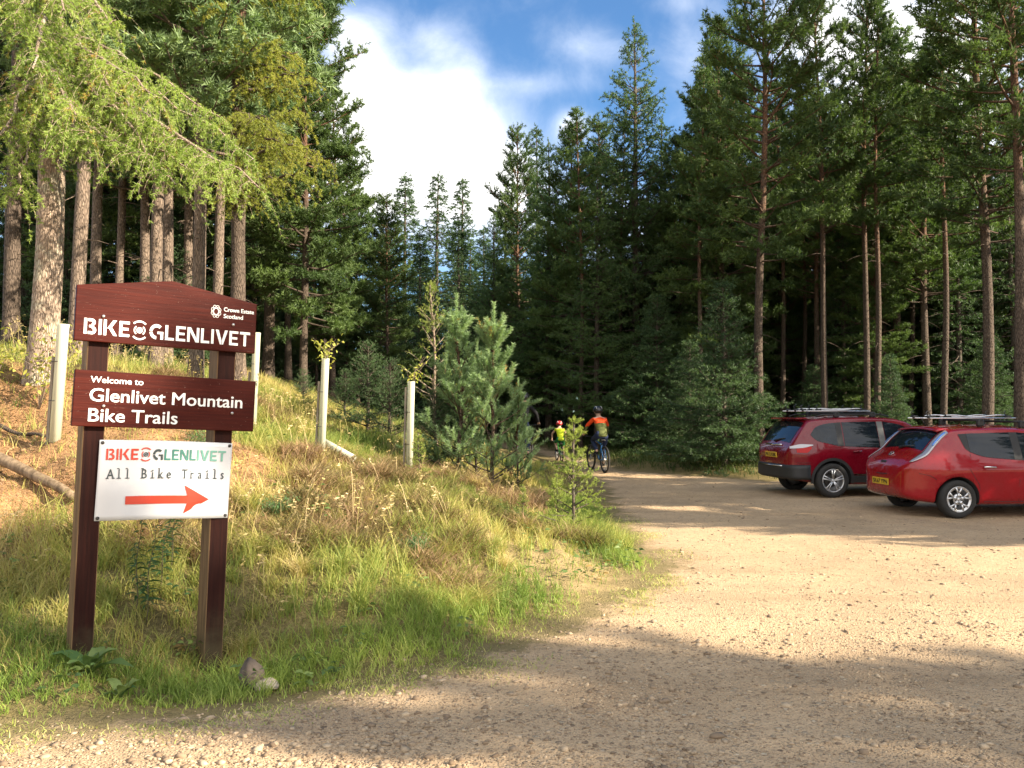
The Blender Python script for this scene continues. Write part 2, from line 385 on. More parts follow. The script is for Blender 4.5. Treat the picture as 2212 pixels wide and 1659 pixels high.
# ------------------------------------------------------------------ the trail sign
def paint_wood():
    m, n = mat('red brown painted wood'); o = n.obj()
    gr = n.noise(n.mapped(o, (2.2, 2.2, 60)), 1.0, 6, .65, .4); scr = n.noise(n.mapped(o, (5, 5, 130)), 1.0, 3, .8); sp = n.noise(o, 75, 3, .7)
    col = n.mix(n.step(gr, .3, .75), (.036, .0042, .0021), (.066, .0088, .0042)); col = n.mix(n.step(scr, .66, .76, 0, .4), col, (.34, .20, .15))
    col = n.mix(n.m('MULTIPLY', n.step(sp, .68, .74), .55), col, (.42, .33, .27))
    n.put(n.p.inputs['Base Color'], col); n.p.inputs['Roughness'].default_value = .5; n.p.inputs['Specular IOR Level'].default_value = .12
    bump(n, n.m('ADD', gr, n.m('MULTIPLY', scr, .5)), .35, .004); return m
def post_wood(name, a, b, grain, dirt=False):
    m, n = mat(name); o = n.obj(); gr = n.noise(n.mapped(o, (grain, grain, 2)), 1.0, 6, .65, .3)
    z_ = n.new('ShaderNodeSeparateXYZ'); n.l.new(o, z_.inputs[0]); foot = n.m('MULTIPLY', n.step(n.m('ADD', z_.outputs[2], n.m('MULTIPLY', n.noise(o, 9, 5, .7), .5)), .75, .25), .55 if dirt else 0.0)
    n.put(n.p.inputs['Base Color'], n.mix(foot, n.mix(n.step(gr, .3, .7), a, b), (.085, .075, .04))); n.p.inputs['Roughness'].default_value = .7; n.p.inputs['Specular IOR Level'].default_value = .15
    bump(n, gr, .4, .004); return m
M_BOARD = paint_wood()
M_POST = post_wood('post front stain', (.0145, .0034, .0024), (.029, .0068, .0042), 45, True)
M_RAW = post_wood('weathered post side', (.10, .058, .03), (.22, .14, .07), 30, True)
M_WHITE = plain('white lettering', (.80, .80, .78), .6, var=.1, scale=30)
M_STEEL = plain('steel', (.55, .54, .52), .35, .9)
M_DARKM = plain('dark bolt', (.05, .045, .04), .5, .3)

def arc(cx, cy, ro, ri, a0, a1, n=14, ky=1.0):
    p = []
    for i in range(n + 1): t = R(a0 + (a1 - a0) * i / n); p.append((cx + ro * math.cos(t), cy + ro * ky * math.sin(t)))
    for i in range(n, -1, -1): t = R(a0 + (a1 - a0) * i / n); p.append((cx + ri * math.cos(t), cy + ri * ky * math.sin(t)))
    return [[p[i], p[i + 1], p[2 * n - i], p[2 * n + 1 - i]] for i in range(n)]
def rect(a, b, c, d): return [[(a, b), (c, b), (c, d), (a, d)]]
def stencil(ch):
    """stencil capitals, cap height 1; returns polygons and width"""
    if ch == 'B': return rect(0, 0, .17, 1) + rect(.24, .82, .44, 1) + rect(.24, 0, .46, .18) + rect(.3, .43, .46, .58) + arc(.43, .76, .24, .07, -80, 90) + arc(.45, .26, .27, .09, -90, 85), .74
    if ch == 'I': return rect(0, 0, .17, 1), .17
    if ch == 'K': return rect(0, 0, .17, 1) + [[(.22, .46), (.56, 1), (.78, 1), (.4, .42)], [(.26, .55), (.44, .62), (.82, 0), (.6, 0)]], .82
    if ch == 'E': return rect(0, 0, .18, 1) + rect(.18, .83, .62, 1) + rect(.18, .42, .56, .58) + rect(.18, 0, .62, .17), .62
    if ch == 'G': return arc(.45, .5, .45, .26, 48, 178, 14, 1.12) + arc(.45, .5, .45, .26, 186, 268, 10, 1.12) + rect(.5, .36, .88, .52) + rect(.7, 0, .88, .36), .88
    if ch == 'L': return rect(0, 0, .18, 1) + rect(.18, 0, .58, .17), .58
    if ch == 'N': return rect(0, 0, .17, 1) + rect(.62, 0, .79, 1) + [[(.17, 1), (.22, 1), (.62, .28), (.62, 0), (.57, 0), (.17, .72)]], .79
    if ch == 'V': return [[(0, 1), (.2, 1), (.42, .28), (.42, 0), (.32, 0)], [(.64, 1), (.84, 1), (.54, 0), (.45, 0), (.45, .28)]], .84
    if ch == 'T': return rect(0, .82, .72, 1) + rect(.27, 0, .45, .78), .72
    if ch == 'o':   # the target between the two words
        return arc(.5, .5, .20, .12, 0, 360, 20) + arc(.5, .5, .07, 0, 0, 360, 12), 1.0
    if ch == 'O': return arc(.5, .5, .36, .28, -50, 50) + arc(.5, .5, .36, .28, 130, 230) + arc(.5, .58, .56, .45, 42, 138) + arc(.5, .42, .56, .45, 222, 318), 1.0
def stencil_line(text, w, h, gap=.12):
    out = []; x = 0
    for c in text:
        if c == '@': out.append(('@', stencil('O')[0], x)); out.append(('o', stencil('o')[0], x)); x += 1.0 + gap; continue
        p, cw = stencil(c); out.append((c, p, x)); x += cw + gap
    sx = w / (x - gap)
    return [(c, [[((q[0] + x0) * sx, q[1] * h) for q in poly] for poly in ps]) for c, ps, x0 in out]
def flat(mb, polys, ox, oz, y, th, mi=0):
    for p in polys:
        a = sum(p[i][0] * p[(i + 1) % len(p)][1] - p[(i + 1) % len(p)][0] * p[i][1] for i in range(len(p)))
        mb.prism([(ox + q[0], oz + q[1]) for q in (p if a > 0 else p[::-1])], th, mi, Matrix.Translation((0, y, 0)))
def text_geo(txt, width, height, bold=0.0, th=.002, mono=None):
    """outline text as (verts, faces) in the XZ plane facing -Y, lower left at 0, scaled to width and capital height"""
    def one(t):
        c = bpy.data.curves.new('lettering', 'FONT'); c.body = t; c.size = 1; c.extrude = .001; c.resolution_u = 3
        o = bpy.data.objects.new('lettering', c); COL.objects.link(o); bpy.context.view_layer.update()
        me = bpy.data.meshes.new_from_object(o.evaluated_get(bpy.context.evaluated_depsgraph_get()))
        vs = [tuple(v.co) for v in me.vertices]; fs = [list(p.vertices) for p in me.polygons]
        bpy.data.objects.remove(o); bpy.data.curves.remove(c); bpy.data.meshes.remove(me); return vs, fs
    if mono:
        vs = []; fs = []
        for i, ch in enumerate(txt):
            if ch == ' ': continue
            v, f = one(ch); cx = (min(q[0] for q in v) + max(q[0] for q in v)) / 2; o = len(vs)
            vs += [(q[0] - cx + (i + .5) * mono, q[1], q[2]) for q in v]; fs += [[j + o for j in g] for g in f]
            serif = {'A': [(-.28, 0), (.28, 0)], 'l': [(0, 0)], 'i': [(0, 0)], 'T': [(0, 0)], 'B': [(-.2, 0), (-.2, .69)], 'k': [(-.16, 0), (.2, 0)], 'r': [(-.1, 0)]}.get(ch, [])
            half = {'l': .2, 'i': .2, 'r': .17}.get(ch, .13)
            extra = {'l': [(-.1, .70, .1)], 'i': [(-.1, .50, .1)], 'k': [(-.2, .70, .1)], 'r': [(-.17, .50, .08)], 'T': [(-.28, .6, .04), (.28, .6, .04)]}.get(ch, [])
            for (sx, sz) in serif:
                x = (i + .5) * mono + sx; k = len(vs); vs += [(x - half, sz, .001), (x + half, sz, .001), (x + half, sz + .055, .001), (x - half, sz + .055, .001)]; fs.append([k, k + 1, k + 2, k + 3])
            for (sx, sz, hw) in extra:
                x = (i + .5) * mono + sx; k = len(vs); vs += [(x - hw, sz, .001), (x + hw, sz, .001), (x + hw, sz + .055, .001), (x - hw, sz + .055, .001)]; fs.append([k, k + 1, k + 2, k + 3])
    else:
        vs, fs = one(txt)
        if bold:   # a heavier stroke: copies a little to each side
            b0, f0 = vs, fs; vs, fs = [], []
            for i, (dx, dz) in enumerate(((-1, -.5), (1, -.5), (-1, .5), (1, .5), (0, 0))): o = len(vs); vs += [(q[0] + dx * bold, q[1] + dz * bold, q[2] + (.0002 * (i + 1) if q[2] > 0 else 0)) for q in b0]; fs += [[j + o for j in g] for g in f0]
    x0 = min(v[0] for v in vs); x1 = max(v[0] for v in vs); sx = width / (x1 - x0); sz = height / .70
    return [((v[0] - x0) * sx, -th - max(0, v[2] - .001) if v[2] > 0 else 0, v[1] * sz) for v in vs], fs
def put_text(mb, txt, x, y, z, width, height, bold=.02, mono=None, mi=0):
    v, f = text_geo(txt, width, height, bold, .002, mono); mb.add(v, f, mi, False, Matrix.Translation((x, y, z)))

TH = R(36); sx0, sy0 = -2.437, 5.855
sign = empty('trail_sign', (sx0, sy0, g1(sx0, sy0)), (0, R(1.9), TH))
tag(sign, 'red brown wooden trail sign with two boards on square posts', 'sign')
S0 = g1(sx0, sy0)
def L(z): return z - S0
for x in (-.523, .337):
    b = MB(); b.box((x, .105, (L(2.5) - .35) / 2), (.133, .21, L(2.5) + .35), bev=.006)
    me = b.mesh('post', [M_POST, M_RAW])
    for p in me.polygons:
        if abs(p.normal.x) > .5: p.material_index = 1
    link('post', me, sign)
b = MB(); zb = L(2.205); x0, x1 = -.680, .528; xm = (x0 + x1) / 2
b.prism([(x0, zb), (x1, zb), (x1, zb + .37), (xm + .012, zb + .468), (xm - .008, zb + .468), (x0, zb + .37)], .05)
bd = b.build('header_board', M_BOARD, sign); bv = bd.modifiers.new('bevel', 'BEVEL'); bv.width = .005; bv.segments = 2; evaluated(bd)
t = MB()
for c, ps in stencil_line('BIKE@GLENLIVET', 1.11, .105): flat(t, ps, x0 + .055, zb + .048, -.0502, .0015)
t.build('lettering', M_WHITE, bd)
t = MB(); put_text(t, 'Crown Estate', x0 + .965, -.0502, zb + .292, .222, .03, .025); t.build('lettering', M_WHITE, bd); t = MB(); put_text(t, 'Scotland', x0 + .965, -.0502, zb + .243, .142, .03, .025)
t.build('lettering', M_WHITE, bd)
t = MB(); ex, ez = x0 + .91, zb + .285      # interlaced rings: a knot of ovals
for k in range(4):
    a = R(45 * k + 22); pts = []
    for i in range(25):
        u = 2 * math.pi * i / 24; lx, lz = .043 * math.cos(u), .020 * math.sin(u)
        pts.append((ex + .85 * (lx * math.cos(a) - lz * math.sin(a)), -.0515, ez + 1.1 * (lx * math.sin(a) + lz * math.cos(a))))
    t.tube(pts, .0022, 4, False)
t.build('emblem', M_WHITE, bd)
def bolts(par, spots, y):
    for (x, z) in spots:
        t = MB(); t.lathe([(0, -.012), (.008, -.011), (.011, -.005), (.011, 0)], 10, M=Matrix.Translation((x, y, z))); t.build('bolt', M_STEEL, par)
bolts(bd, [(x0 + .17, zb + .175), (x1 - .17, zb + .2)], -.05)
b = MB(); z2 = L(1.63); xa, xb = x0 + .012, x1 + .012
b.box(((xa + xb) / 2, -.025, z2 + .1875), (xb - xa, .05, .375), Matrix.Rotation(R(.8), 4, 'Y') if False else None)
nb = b.build('name_board', M_BOARD, sign); bv = nb.modifiers.new('bevel', 'BEVEL'); bv.width = .005; bv.segments = 2; evaluated(nb)
nb.rotation_euler = (0, R(.7), 0); nb.location = (-.02, 0, 0)
t = MB(); put_text(t, 'Welcome to', xa + .095, -.0502, z2 + .295, .33, .042, .012); t.build('lettering', M_WHITE, nb); t = MB()
put_text(t, 'Glenlivet Mountain', xa + .095, -.0502, z2 + .17, 1.02, .088, .013); t.build('lettering', M_WHITE, nb); t = MB(); put_text(t, 'Bike Trails', xa + .095, -.0502, z2 + .035, .57, .088, .013)
t.build('lettering', M_WHITE, nb)
bolts(nb, [(xa + .185, z2 + .14), (xb - .165, z2 + .13)], -.05)

# banner pinned across the posts
def vinyl(name, col):
    m, n = mat(name); f = n.noise(n.obj(), 5, 4); n.put(n.p.inputs['Base Color'], n.mix(f, [c * .93 for c in col], col))
    n.p.inputs['Roughness'].default_value = .38; return m
M_BANNER = vinyl('white vinyl', (.56, .57, .59)); M_RED = vinyl('print red', (.50, .040, .014)); M_GREY = vinyl('print grey', (.030, .045, .05)); M_TEAL = vinyl('print teal', (.035, .165, .13))
M_MINT = vinyl('print pale teal', (.15, .36, .29))
BX0, BZ0, BW, BH = -.512, L(.995), .888, .545
def bwave(u, v): return -.012 - .010 * math.sin(u * 5.2 + v * 2) * (1 - abs(2 * u - 1)) - .022 * math.sin(math.pi * u) * (0.3 + v) + .006 * math.sin(11 * u - 4 * v)
ban = empty('banner', sign.location, (0, R(1.9 + .9), TH)); tag(ban, 'white vinyl banner with red arrow pinned to the sign posts', 'banner')
b = MB(); b.grid([[(BX0 + BW * i / 40, bwave(i / 40, j / 16), BZ0 + BH * (1 - (j / 16)) + .006 * math.sin(i / 40 * math.pi)) for i in range(41)] for j in range(17)])
sh = b.build('sheet', M_BANNER, ban); so = sh.modifiers.new('solid', 'SOLIDIFY'); so.thickness = .0015; so.offset = 1; evaluated(sh)
def on_banner(mb):
    for i, p in enumerate(mb.v):
        u = (p[0] - BX0) / BW; v = 1 - (p[2] - BZ0) / BH; mb.v[i] = (p[0], bwave(u, v) - .004 + p[1], p[2] + .006 * math.sin(u * math.pi))
t = MB(); n_ = 0
for c, ps in stencil_line('BIKE@GLENLIVET', .80, .076):
    mi = {'B': 0, 'K': 0, '@': 0, 'o': 1, 'G': 1}.get(c, 0 if n_ < 4 else (1 if n_ < 7 else (2 if n_ < 11 else 3)))
    if c == 'o': mi = 1
    flat(t, ps, BX0 + .045, BZ0 + BH - .135, 0, .001, mi); n_ += 1
on_banner(t); t.build('lettering', [M_RED, M_GREY, M_TEAL, M_MINT], sh)
t = MB(); put_text(t, 'All Bike Trails', BX0 + .05, 0, BZ0 + BH - .262, .79, .066, .010, .78); on_banner(t); t.build('lettering', M_GREY, sh)
t = MB(); ax, az = BX0 + .18, BZ0 + .135
arrow = []
for i in range(14): arrow.append([(.029 * i, -.028), (.029 * (i + 1), -.028), (.029 * (i + 1), .028), (.029 * i, .028)])
arrow += [[(.406, -.028), (.56, 0), (.406, .028)], [(.385, .10), (.406, .028), (.56, 0)], [(.56, 0), (.406, -.028), (.385, -.10)]]
flat(t, arrow, ax, az, 0, .001); on_banner(t); t.build('arrow', M_RED, sh)
for u in (.022, .978):
    for v in (.035, .965):
        t = MB(); t.lathe([(0, -.006), (.006, -.006), (.007, -.003), (.012, -.002), (.012, .002)], 10, M=Matrix.Translation((BX0 + BW * u, bwave(u, v) - .002, BZ0 + BH * (1 - v)))); t.build('pin', M_DARKM, ban)
# ------------------------------------------------------------------ trees
class Crown:
    """shoots gathered over a crown, turned into needle faces at the end"""
    def __init__(s, rng): s.r = rng; s.P = []; s.D = []; s.L = []; s.T = []
    def shoots(s, P, D, L, T):
        P = np.atleast_2d(P); n = len(P); s.P.append(P); s.D.append(np.broadcast_to(D, (n, 3))); s.L.append(np.broadcast_to(L, (n,))); s.T.append(np.broadcast_to(T, (n,)))
    def needles(s, n, nl, w, spread, fwd=1.0):
        r = s.r; P = np.concatenate(s.P); D = np.concatenate(s.D).astype(float); Ls = np.concatenate(s.L); T = np.concatenate(s.T); N_ = len(P)
        D = D / (np.linalg.norm(D, axis=1, keepdims=True) + 1e-9)
        P = np.repeat(P, n, 0); D = np.repeat(D, n, 0); Ls = np.repeat(Ls, n); T = np.repeat(T, n) + .28 * (r.random(N_ * n) - .5)
        b = P + D * (Ls * r.random(N_ * n))[:, None]; q = r.normal(size=(N_ * n, 3)); q -= D * (q * D).sum(1, keepdims=True); q /= np.linalg.norm(q, axis=1, keepdims=True) + 1e-9
        a = np.radians(spread[0] + (spread[1] - spread[0]) * r.random(N_ * n))[:, None]; d = D * np.cos(a) * fwd + q * np.sin(a)
        tip = b + d * (nl * (.65 + .7 * r.random(N_ * n)))[:, None]; c = np.cross(d, r.normal(size=(N_ * n, 3))); c *= (w / 2) / (np.linalg.norm(c, axis=1, keepdims=True) + 1e-9)
        V = np.stack([b - c, b + c, tip], 1).reshape(-1, 3)
        return V, np.arange(len(V)).reshape(-1, 3), np.clip(np.repeat(T, 3), 0, 1)
class Wood:
    def __init__(s): s.V = []; s.F = []; s.T = []; s.n = 0
    def tube(s, path, rad, k=6, tint=0.0):
        path = np.asarray(path, float); m = len(path); d = np.gradient(path, axis=0); d /= np.linalg.norm(d, axis=1, keepdims=True) + 1e-9
        ref = np.array([0, 0, 1.]) if abs(d[:, 2].mean()) < .8 else np.array([1., 0, 0])
        a = np.cross(d, ref); a /= np.linalg.norm(a, axis=1, keepdims=True) + 1e-9; b = np.cross(d, a); th = np.arange(k) * 2 * np.pi / k
        rad = np.broadcast_to(rad, (m,)) if np.ndim(rad) < 2 else rad
        rr = rad[:, None, None] if rad.ndim == 1 else rad[:, :, None]
        V = path[:, None] + rr * (a[:, None] * np.cos(th)[None, :, None] + b[:, None] * np.sin(th)[None, :, None])
        i = (np.arange(m - 1)[:, None] * k + np.arange(k)[None]); j = np.arange(m - 1)[:, None] * k + (np.arange(k)[None] + 1) % k
        s.V.append(V.reshape(-1, 3)); s.F.append(np.stack([i, j, j + k, i + k], -1).reshape(-1, 4) + s.n); s.n += m * k
        s.T.append(np.repeat(np.broadcast_to(tint, (m,)), k))
    def mesh(s, name, m): return np_mesh(name, np.concatenate(s.V), np.concatenate(s.F), m, np.concatenate(s.T), True)

def conifer(seed, H, r0, cb, nb, Rf, elev, curve=0.0, subs=6.0, subr=.38, s0=.25, gap=.12, shoot=.2, n=10, nl=.13, w=.022, spread=(25, 75), up=.35, hang=0.0,
            jit=.35, stubs=0, wob=.15, tint=(.15, .75), limb=.018, flare=1.35, rand_len=(.6, 1.15), trunk_sides=10, gapw=0.0, clump=0.0, leader=0.0, bark_m=None, leaf_m=None):
    """a tapered trunk with whorled limbs, side twigs and needle shoots; returns the two part meshes"""
    r = np.random.default_rng(seed); W = Wood(); C = Crown(r)
    hz = np.linspace(0, 1, 26); ph = r.random(4) * 6.28
    cx = wob * np.sin(hz * 3 + ph[0]) * hz + .3 * wob * np.sin(hz * 9 + ph[1]); cy = wob * np.sin(hz * 3.6 + ph[2]) * hz + .3 * wob * np.sin(hz * 8 + ph[3]); cx -= cx[0]; cy -= cy[0]
    tr = r0 * (1 - hz) ** .82 * (1 + (flare - 1) * np.exp(-hz * H / .35)) + .012
    hz0 = np.concatenate([[-.02], hz]); P = np.stack([np.concatenate([[cx[0]], cx]), np.concatenate([[cy[0]], cy]), hz0 * H], 1); trr = np.concatenate([[tr[0] * 1.15], tr])
    k = trunk_sides; lump = 1 + .07 * (r.random((len(P), k)) - .5)
    W.tube(P, trr[:, None] * lump, k, np.clip(hz0, 0, 1)); axis = lambda z: np.array([np.interp(z / H, hz, cx), np.interp(z / H, hz, cy), z]); rad = lambda z: np.interp(z / H, hz, tr)
    ts = np.sort(r.random(nb)) * .97 + .015; az0 = r.random() * 6.28
    for i, t in enumerate(ts):
        z = H * (cb + (1 - cb) * t); az = az0 + i * 2.39996 + r.normal() * .35; Lb = Rf(t) * (rand_len[0] + (rand_len[1] - rand_len[0]) * r.random())
        if gapw and r.random() < gapw: Lb *= .45
        e = math.radians(elev(t) + r.normal() * 9); dh = np.array([math.cos(az), math.sin(az), 0.]); side = np.array([-dh[1], dh[0], 0.])
        s = np.linspace(0, 1, 6)[:, None]; p0 = axis(z); bend = r.normal() * .12
        path = p0 + Lb * (s * (dh * math.cos(e) + np.array([0, 0, math.sin(e)])) + s ** 2 * (np.array([0, 0, curve]) + side * bend)); br = min(limb * Lb ** .8 + .004, rad(z) * .75)
        W.tube(path, br * (1 - .85 * s[:, 0]) + .003, 4, np.full(6, z / H)); bt = tint[0] + (tint[1] - tint[0]) * r.random()
        m = max(3, int(Lb * subs)); ss = s0 + (1 - s0) * np.sort(r.random(m)); sg = np.where(np.arange(m) % 2 == 0, 1, -1)
        if clump: ss = np.where(ss < .55, ss + (1 - ss) * clump * r.random(m), ss)
        pos = np.stack([np.interp(ss, s[:, 0], path[:, a]) for a in range(3)], 1); tan = path[-1] - path[0]; tan /= np.linalg.norm(tan)
        for q in range(m):
            an = math.radians(38 + 35 * r.random()) * sg[q]; d = tan * math.cos(an) + side * math.sin(an); d = d + np.array([0, 0, up * (.4 + r.random()) - hang * (.6 + .8 * r.random())]); d /= np.linalg.norm(d)
            ls = Lb * subr * (1.15 - ss[q]) * (.6 + .7 * r.random()) + shoot * .8; g = max(2, int(ls / gap)); u = (np.arange(g) + r.random(g)) / g
            PP = pos[q] + d * (ls * u)[:, None]; PP[:, 2] -= hang * .35 * ls * u ** 2
            DD = d[None] * .8 + r.normal(size=(g, 3)) * jit + np.array([0, 0, up * .6 - hang]); C.shoots(PP, DD, shoot * (.6 + .6 * r.random(g)), bt + .25 * (r.random(g) - .5))
            if q % 2 == 0: W.tube(np.stack([pos[q], pos[q] + d * ls * .9]), np.array([.006, .002]), 3, np.full(2, z / H))
        g = max(2, int(Lb * .5 / gap)); u = .5 + .5 * r.random(g); PP = np.stack([np.interp(u, s[:, 0], path[:, a]) for a in range(3)], 1)
        C.shoots(PP, tan[None] + r.normal(size=(g, 3)) * jit, shoot, bt)
    C.shoots(np.stack([axis(H * q) for q in np.linspace(.965, 1, 6)]), np.array([0, 0, 1.]) + r.normal(size=(6, 3)) * .25, shoot, .6)
    if leader:
        for q in range(7):
            a = q * 1.05; up_ = np.array([math.cos(a) * .6, math.sin(a) * .6, 1.]) if q < 6 else np.array([0, 0, 1.]); l = leader * (.5 if q < 6 else 1)
            for u in np.linspace(0, 1, 5): C.shoots(axis(H * (.90 if q < 6 else .95)) + up_ * l * u, up_, leader * .22, .78)
    for i in range(stubs):    # dead snags below the crown
        z = H * cb * (.25 + .8 * r.random()); az = r.random() * 6.28; Lb = .25 + .9 * r.random() ** 2; d = np.array([math.cos(az), math.sin(az), .15 * r.normal()]); s = np.linspace(0, 1, 4)[:, None]
        W.tube(axis(z) + d * s * Lb + np.array([0, 0, -.25 * Lb]) * s ** 2, .013 * (1 - .8 * s[:, 0]), 4, np.zeros(4))
    v, f, t = C.needles(n, nl, w, spread)
    return W.mesh('trunk', bark_m), np_mesh('crown', v, f, leaf_m, t)

B_PINE = bark('pine bark', (.125, .094, .072), (.24, .115, .06), (.045, .034, .026)); B_PINE_LIT = bark('sunlit pine bark', (.225, .17, .13), (.28, .15, .085), (.08, .06, .046)); B_LARCH = bark('larch bark', (.38, .29, .22), (.30, .23, .17), (.15, .11, .08), (.44, .44, .33))  # sunlit pines on the left get a lighter bark: sunlight painted into the colour
B_GREY = bark('spruce bark', (.13, .10, .08), (.14, .11, .085), (.05, .04, .03), (.2, .2, .16))
F_PINE = foliage('pine needles', (.042, .078, .026), (.13, .19, .055), .3); F_BLUE = foliage('blue green pine needles', (.10, .165, .072), (.27, .355, .165), .32, c3=(.16, .13, .05))
F_LARCH = foliage('larch needles', (.16, .235, .05), (.355, .43, .115), .4, c3=(.34, .22, .06)); F_GOLD = foliage('turning larch needles', (.25, .29, .05), (.47, .45, .10), .4)
F_LARCH2 = foliage('green larch needles', (.055, .105, .038), (.14, .21, .07), .3); F_SPRUCE = foliage('spruce needles', (.036, .072, .030), (.10, .16, .065), .28)
F_YOUNG = foliage('young pine needles', (.11, .185, .075), (.34, .45, .24), .28, c3=(.42, .20, .03)); F_SAP = foliage('pale sapling needles', (.17, .23, .05), (.38, .42, .11), .35)

kinds = {}
dome = lambda mx, pk=.3, top=.12: (lambda t: mx * (np.interp(t, [0, pk, .7, .92, 1], [.62, 1, .72, .34, top])))
cone = lambda mx, p=.85: (lambda t: mx * ((1 - t) ** p) + .10)
pe = lambda t: 2 + 45 * t
PD = dict(subs=8, n=14, w=.032, nl=.14, gap=.11)
kinds['pine_a'] = conifer(1, 16, .135, .34, 110, dome(2.3), pe, .12, stubs=12, bark_m=B_PINE, leaf_m=F_PINE, gapw=.15, clump=.6, **PD)
kinds['pine_b'] = conifer(2, 16, .125, .40, 100, dome(2.0, .35), pe, .15, stubs=18, bark_m=B_PINE, leaf_m=F_PINE, gapw=.25, clump=.6, **PD)
kinds['pine_c'] = conifer(3, 15, .14, .14, 150, dome(2.55, .22), lambda t: -8 + 55 * t, .10, stubs=5, bark_m=B_PINE, leaf_m=F_PINE, gapw=.15, clump=.5, **PD)
kinds['pine_blue'] = conifer(4, 17, .112, .24, 140, dome(2.6, .3), pe, .14, stubs=10, bark_m=B_PINE_LIT, leaf_m=F_BLUE, gapw=.1, clump=.5, **PD)
kinds['pine_thin'] = conifer(5, 15, .10, .5, 60, dome(1.25, .35), pe, .1, stubs=30, bark_m=B_PINE, leaf_m=F_PINE, gapw=.2, **PD)
kinds['pine_lit'] = conifer(15, 16, .108, .30, 120, dome(2.2, .35), pe, .15, stubs=22, bark_m=B_PINE_LIT, leaf_m=F_BLUE, gapw=.2, clump=.5, **PD)
kinds['pine_slim'] = conifer(16, 15, .095, .45, 70, dome(1.4, .35), pe, .1, stubs=30, bark_m=B_PINE_LIT, leaf_m=F_PINE, gapw=.2, **PD)
kinds['spruce_a'] = conifer(6, 18, .17, .05, 285, cone(2.8, .95), lambda t: -22 + 36 * t, .14, subs=6, subr=.35, s0=.18, gap=.16, shoot=.22, n=12, nl=.11, w=.040, spread=(30, 80), up=0, hang=.28, bark_m=B_GREY, leaf_m=F_SPRUCE, wob=.04)
kinds['spruce_b'] = conifer(7, 17, .17, .06, 225, cone(2.5, .95), lambda t: -24 + 38 * t, .18, subs=5.5, subr=.33, s0=.2, gap=.17, shoot=.2, n=12, nl=.11, w=.040, spread=(30, 80), up=0, hang=.34, bark_m=B_GREY, leaf_m=F_SPRUCE, wob=.05, rand_len=(.5, 1.25), gapw=.12)
kinds['larch_con'] = conifer(8, 17, .19, .10, 225, cone(3.2, .8), lambda t: -10 + 50 * t, .14, subs=5.5, subr=.34, s0=.15, gap=.13, shoot=.2, n=13, nl=.10, w=.032, spread=(35, 90), up=.05, hang=.2, bark_m=B_GREY, leaf_m=F_LARCH2, wob=.06, rand_len=(.55, 1.2), gapw=.12)
kinds['spruce_small'] = conifer(9, 5, .06, .01, 190, cone(1.6, .95), lambda t: -8 + 45 * t, .12, subs=10, subr=.36, s0=.15, gap=.09, shoot=.16, n=13, nl=.07, w=.017, spread=(35, 85), up=.05, hang=.1, limb=.010, bark_m=B_GREY, leaf_m=F_SPRUCE, wob=.02, tint=(0, .8))
kinds['spruce_low'] = conifer(10, 1.9, .03, .04, 62, cone(.75, .8), lambda t: 5 + 45 * t, .12, subs=16, subr=.38, s0=.15, gap=.06, shoot=.12, n=12, nl=.035, w=.009, spread=(40, 85), up=.1, limb=.007, bark_m=B_GREY, leaf_m=F_SPRUCE, wob=.02, tint=(.5, 1), flare=1)
kinds['pine_young'] = conifer(11, 3.2, .024, .02, 40, lambda t: .95 * (1 - t) ** .9 + .05, lambda t: 22 + 42 * t, .26, subs=4.2, subr=.26, s0=.3, gap=.3, shoot=.25, leader=.62, n=110, nl=.065, w=.009, spread=(35, 65), up=.9, jit=.10, limb=.010, bark_m=B_PINE, leaf_m=F_YOUNG, wob=.05, tint=(.2, .8), flare=1)
kinds['pine_young_b'] = conifer(12, 3.2, .024, .02, 38, lambda t: .88 * (1 - t) ** .85 + .05, lambda t: 25 + 42 * t, .28, subs=4.2, subr=.26, s0=.3, gap=.3, shoot=.27, leader=.68, n=110, nl=.065, w=.009, spread=(35, 65), up=.95, jit=.10, limb=.010, bark_m=B_PINE, leaf_m=F_YOUNG, wob=.05, tint=(.3, .9), flare=1)
kinds['sapling'] = conifer(13, 1.6, .010, .03, 46, lambda t: .62 * (1 - t) ** 1.25 + .02, lambda t: 12 + 30 * t, .08, subs=9, subr=.4, s0=.2, gap=.05, shoot=.09, n=30, nl=.028, w=.0075, spread=(40, 85), up=.15, limb=.006, bark_m=B_GREY, leaf_m=F_SAP, wob=.02, flare=1)
kinds['larch_young'] = conifer(14, 3.4, .022, .25, 46, lambda t: .75 * (1 - t) ** .8 + .05, lambda t: 15 + 40 * t, .12, subs=4, subr=.3, s0=.2, gap=.11, shoot=.09, n=18, nl=.03, w=.008, spread=(40, 90), up=.1, limb=.008, bark_m=B_LARCH, leaf_m=F_SAP, wob=.06, flare=1)

def tree(kind, disp_x, depth, h=None, name='pine_tree', label=None, cat='pine tree', group=None, rot=None, lean=(0, 0), fat=1.0, xy=None, drop=0.0):
    """disp_x is the trunk's column in the 2212-wide view of the photograph, depth its distance"""
    x, y = xy if xy else ((disp_x - 1106) * .46293 / F * depth, depth)
    tm, cm = kinds[kind]; H0 = max(v.co.z for v in tm.vertices) if kind not in TREE_H else TREE_H[kind]; TREE_H[kind] = H0
    s = (h / H0) if h else 1.0
    o = empty(name, (x, y, g1(x, y) - .03 - drop), (R(lean[0]), R(lean[1]), random.random() * 6.28 if rot is None else R(rot)))
    o.scale = (s * fat, s * fat, s); tag(o, label, cat, group)
    link('trunk', tm, o); link('crown', cm, o)
    return o
TREE_H = {}
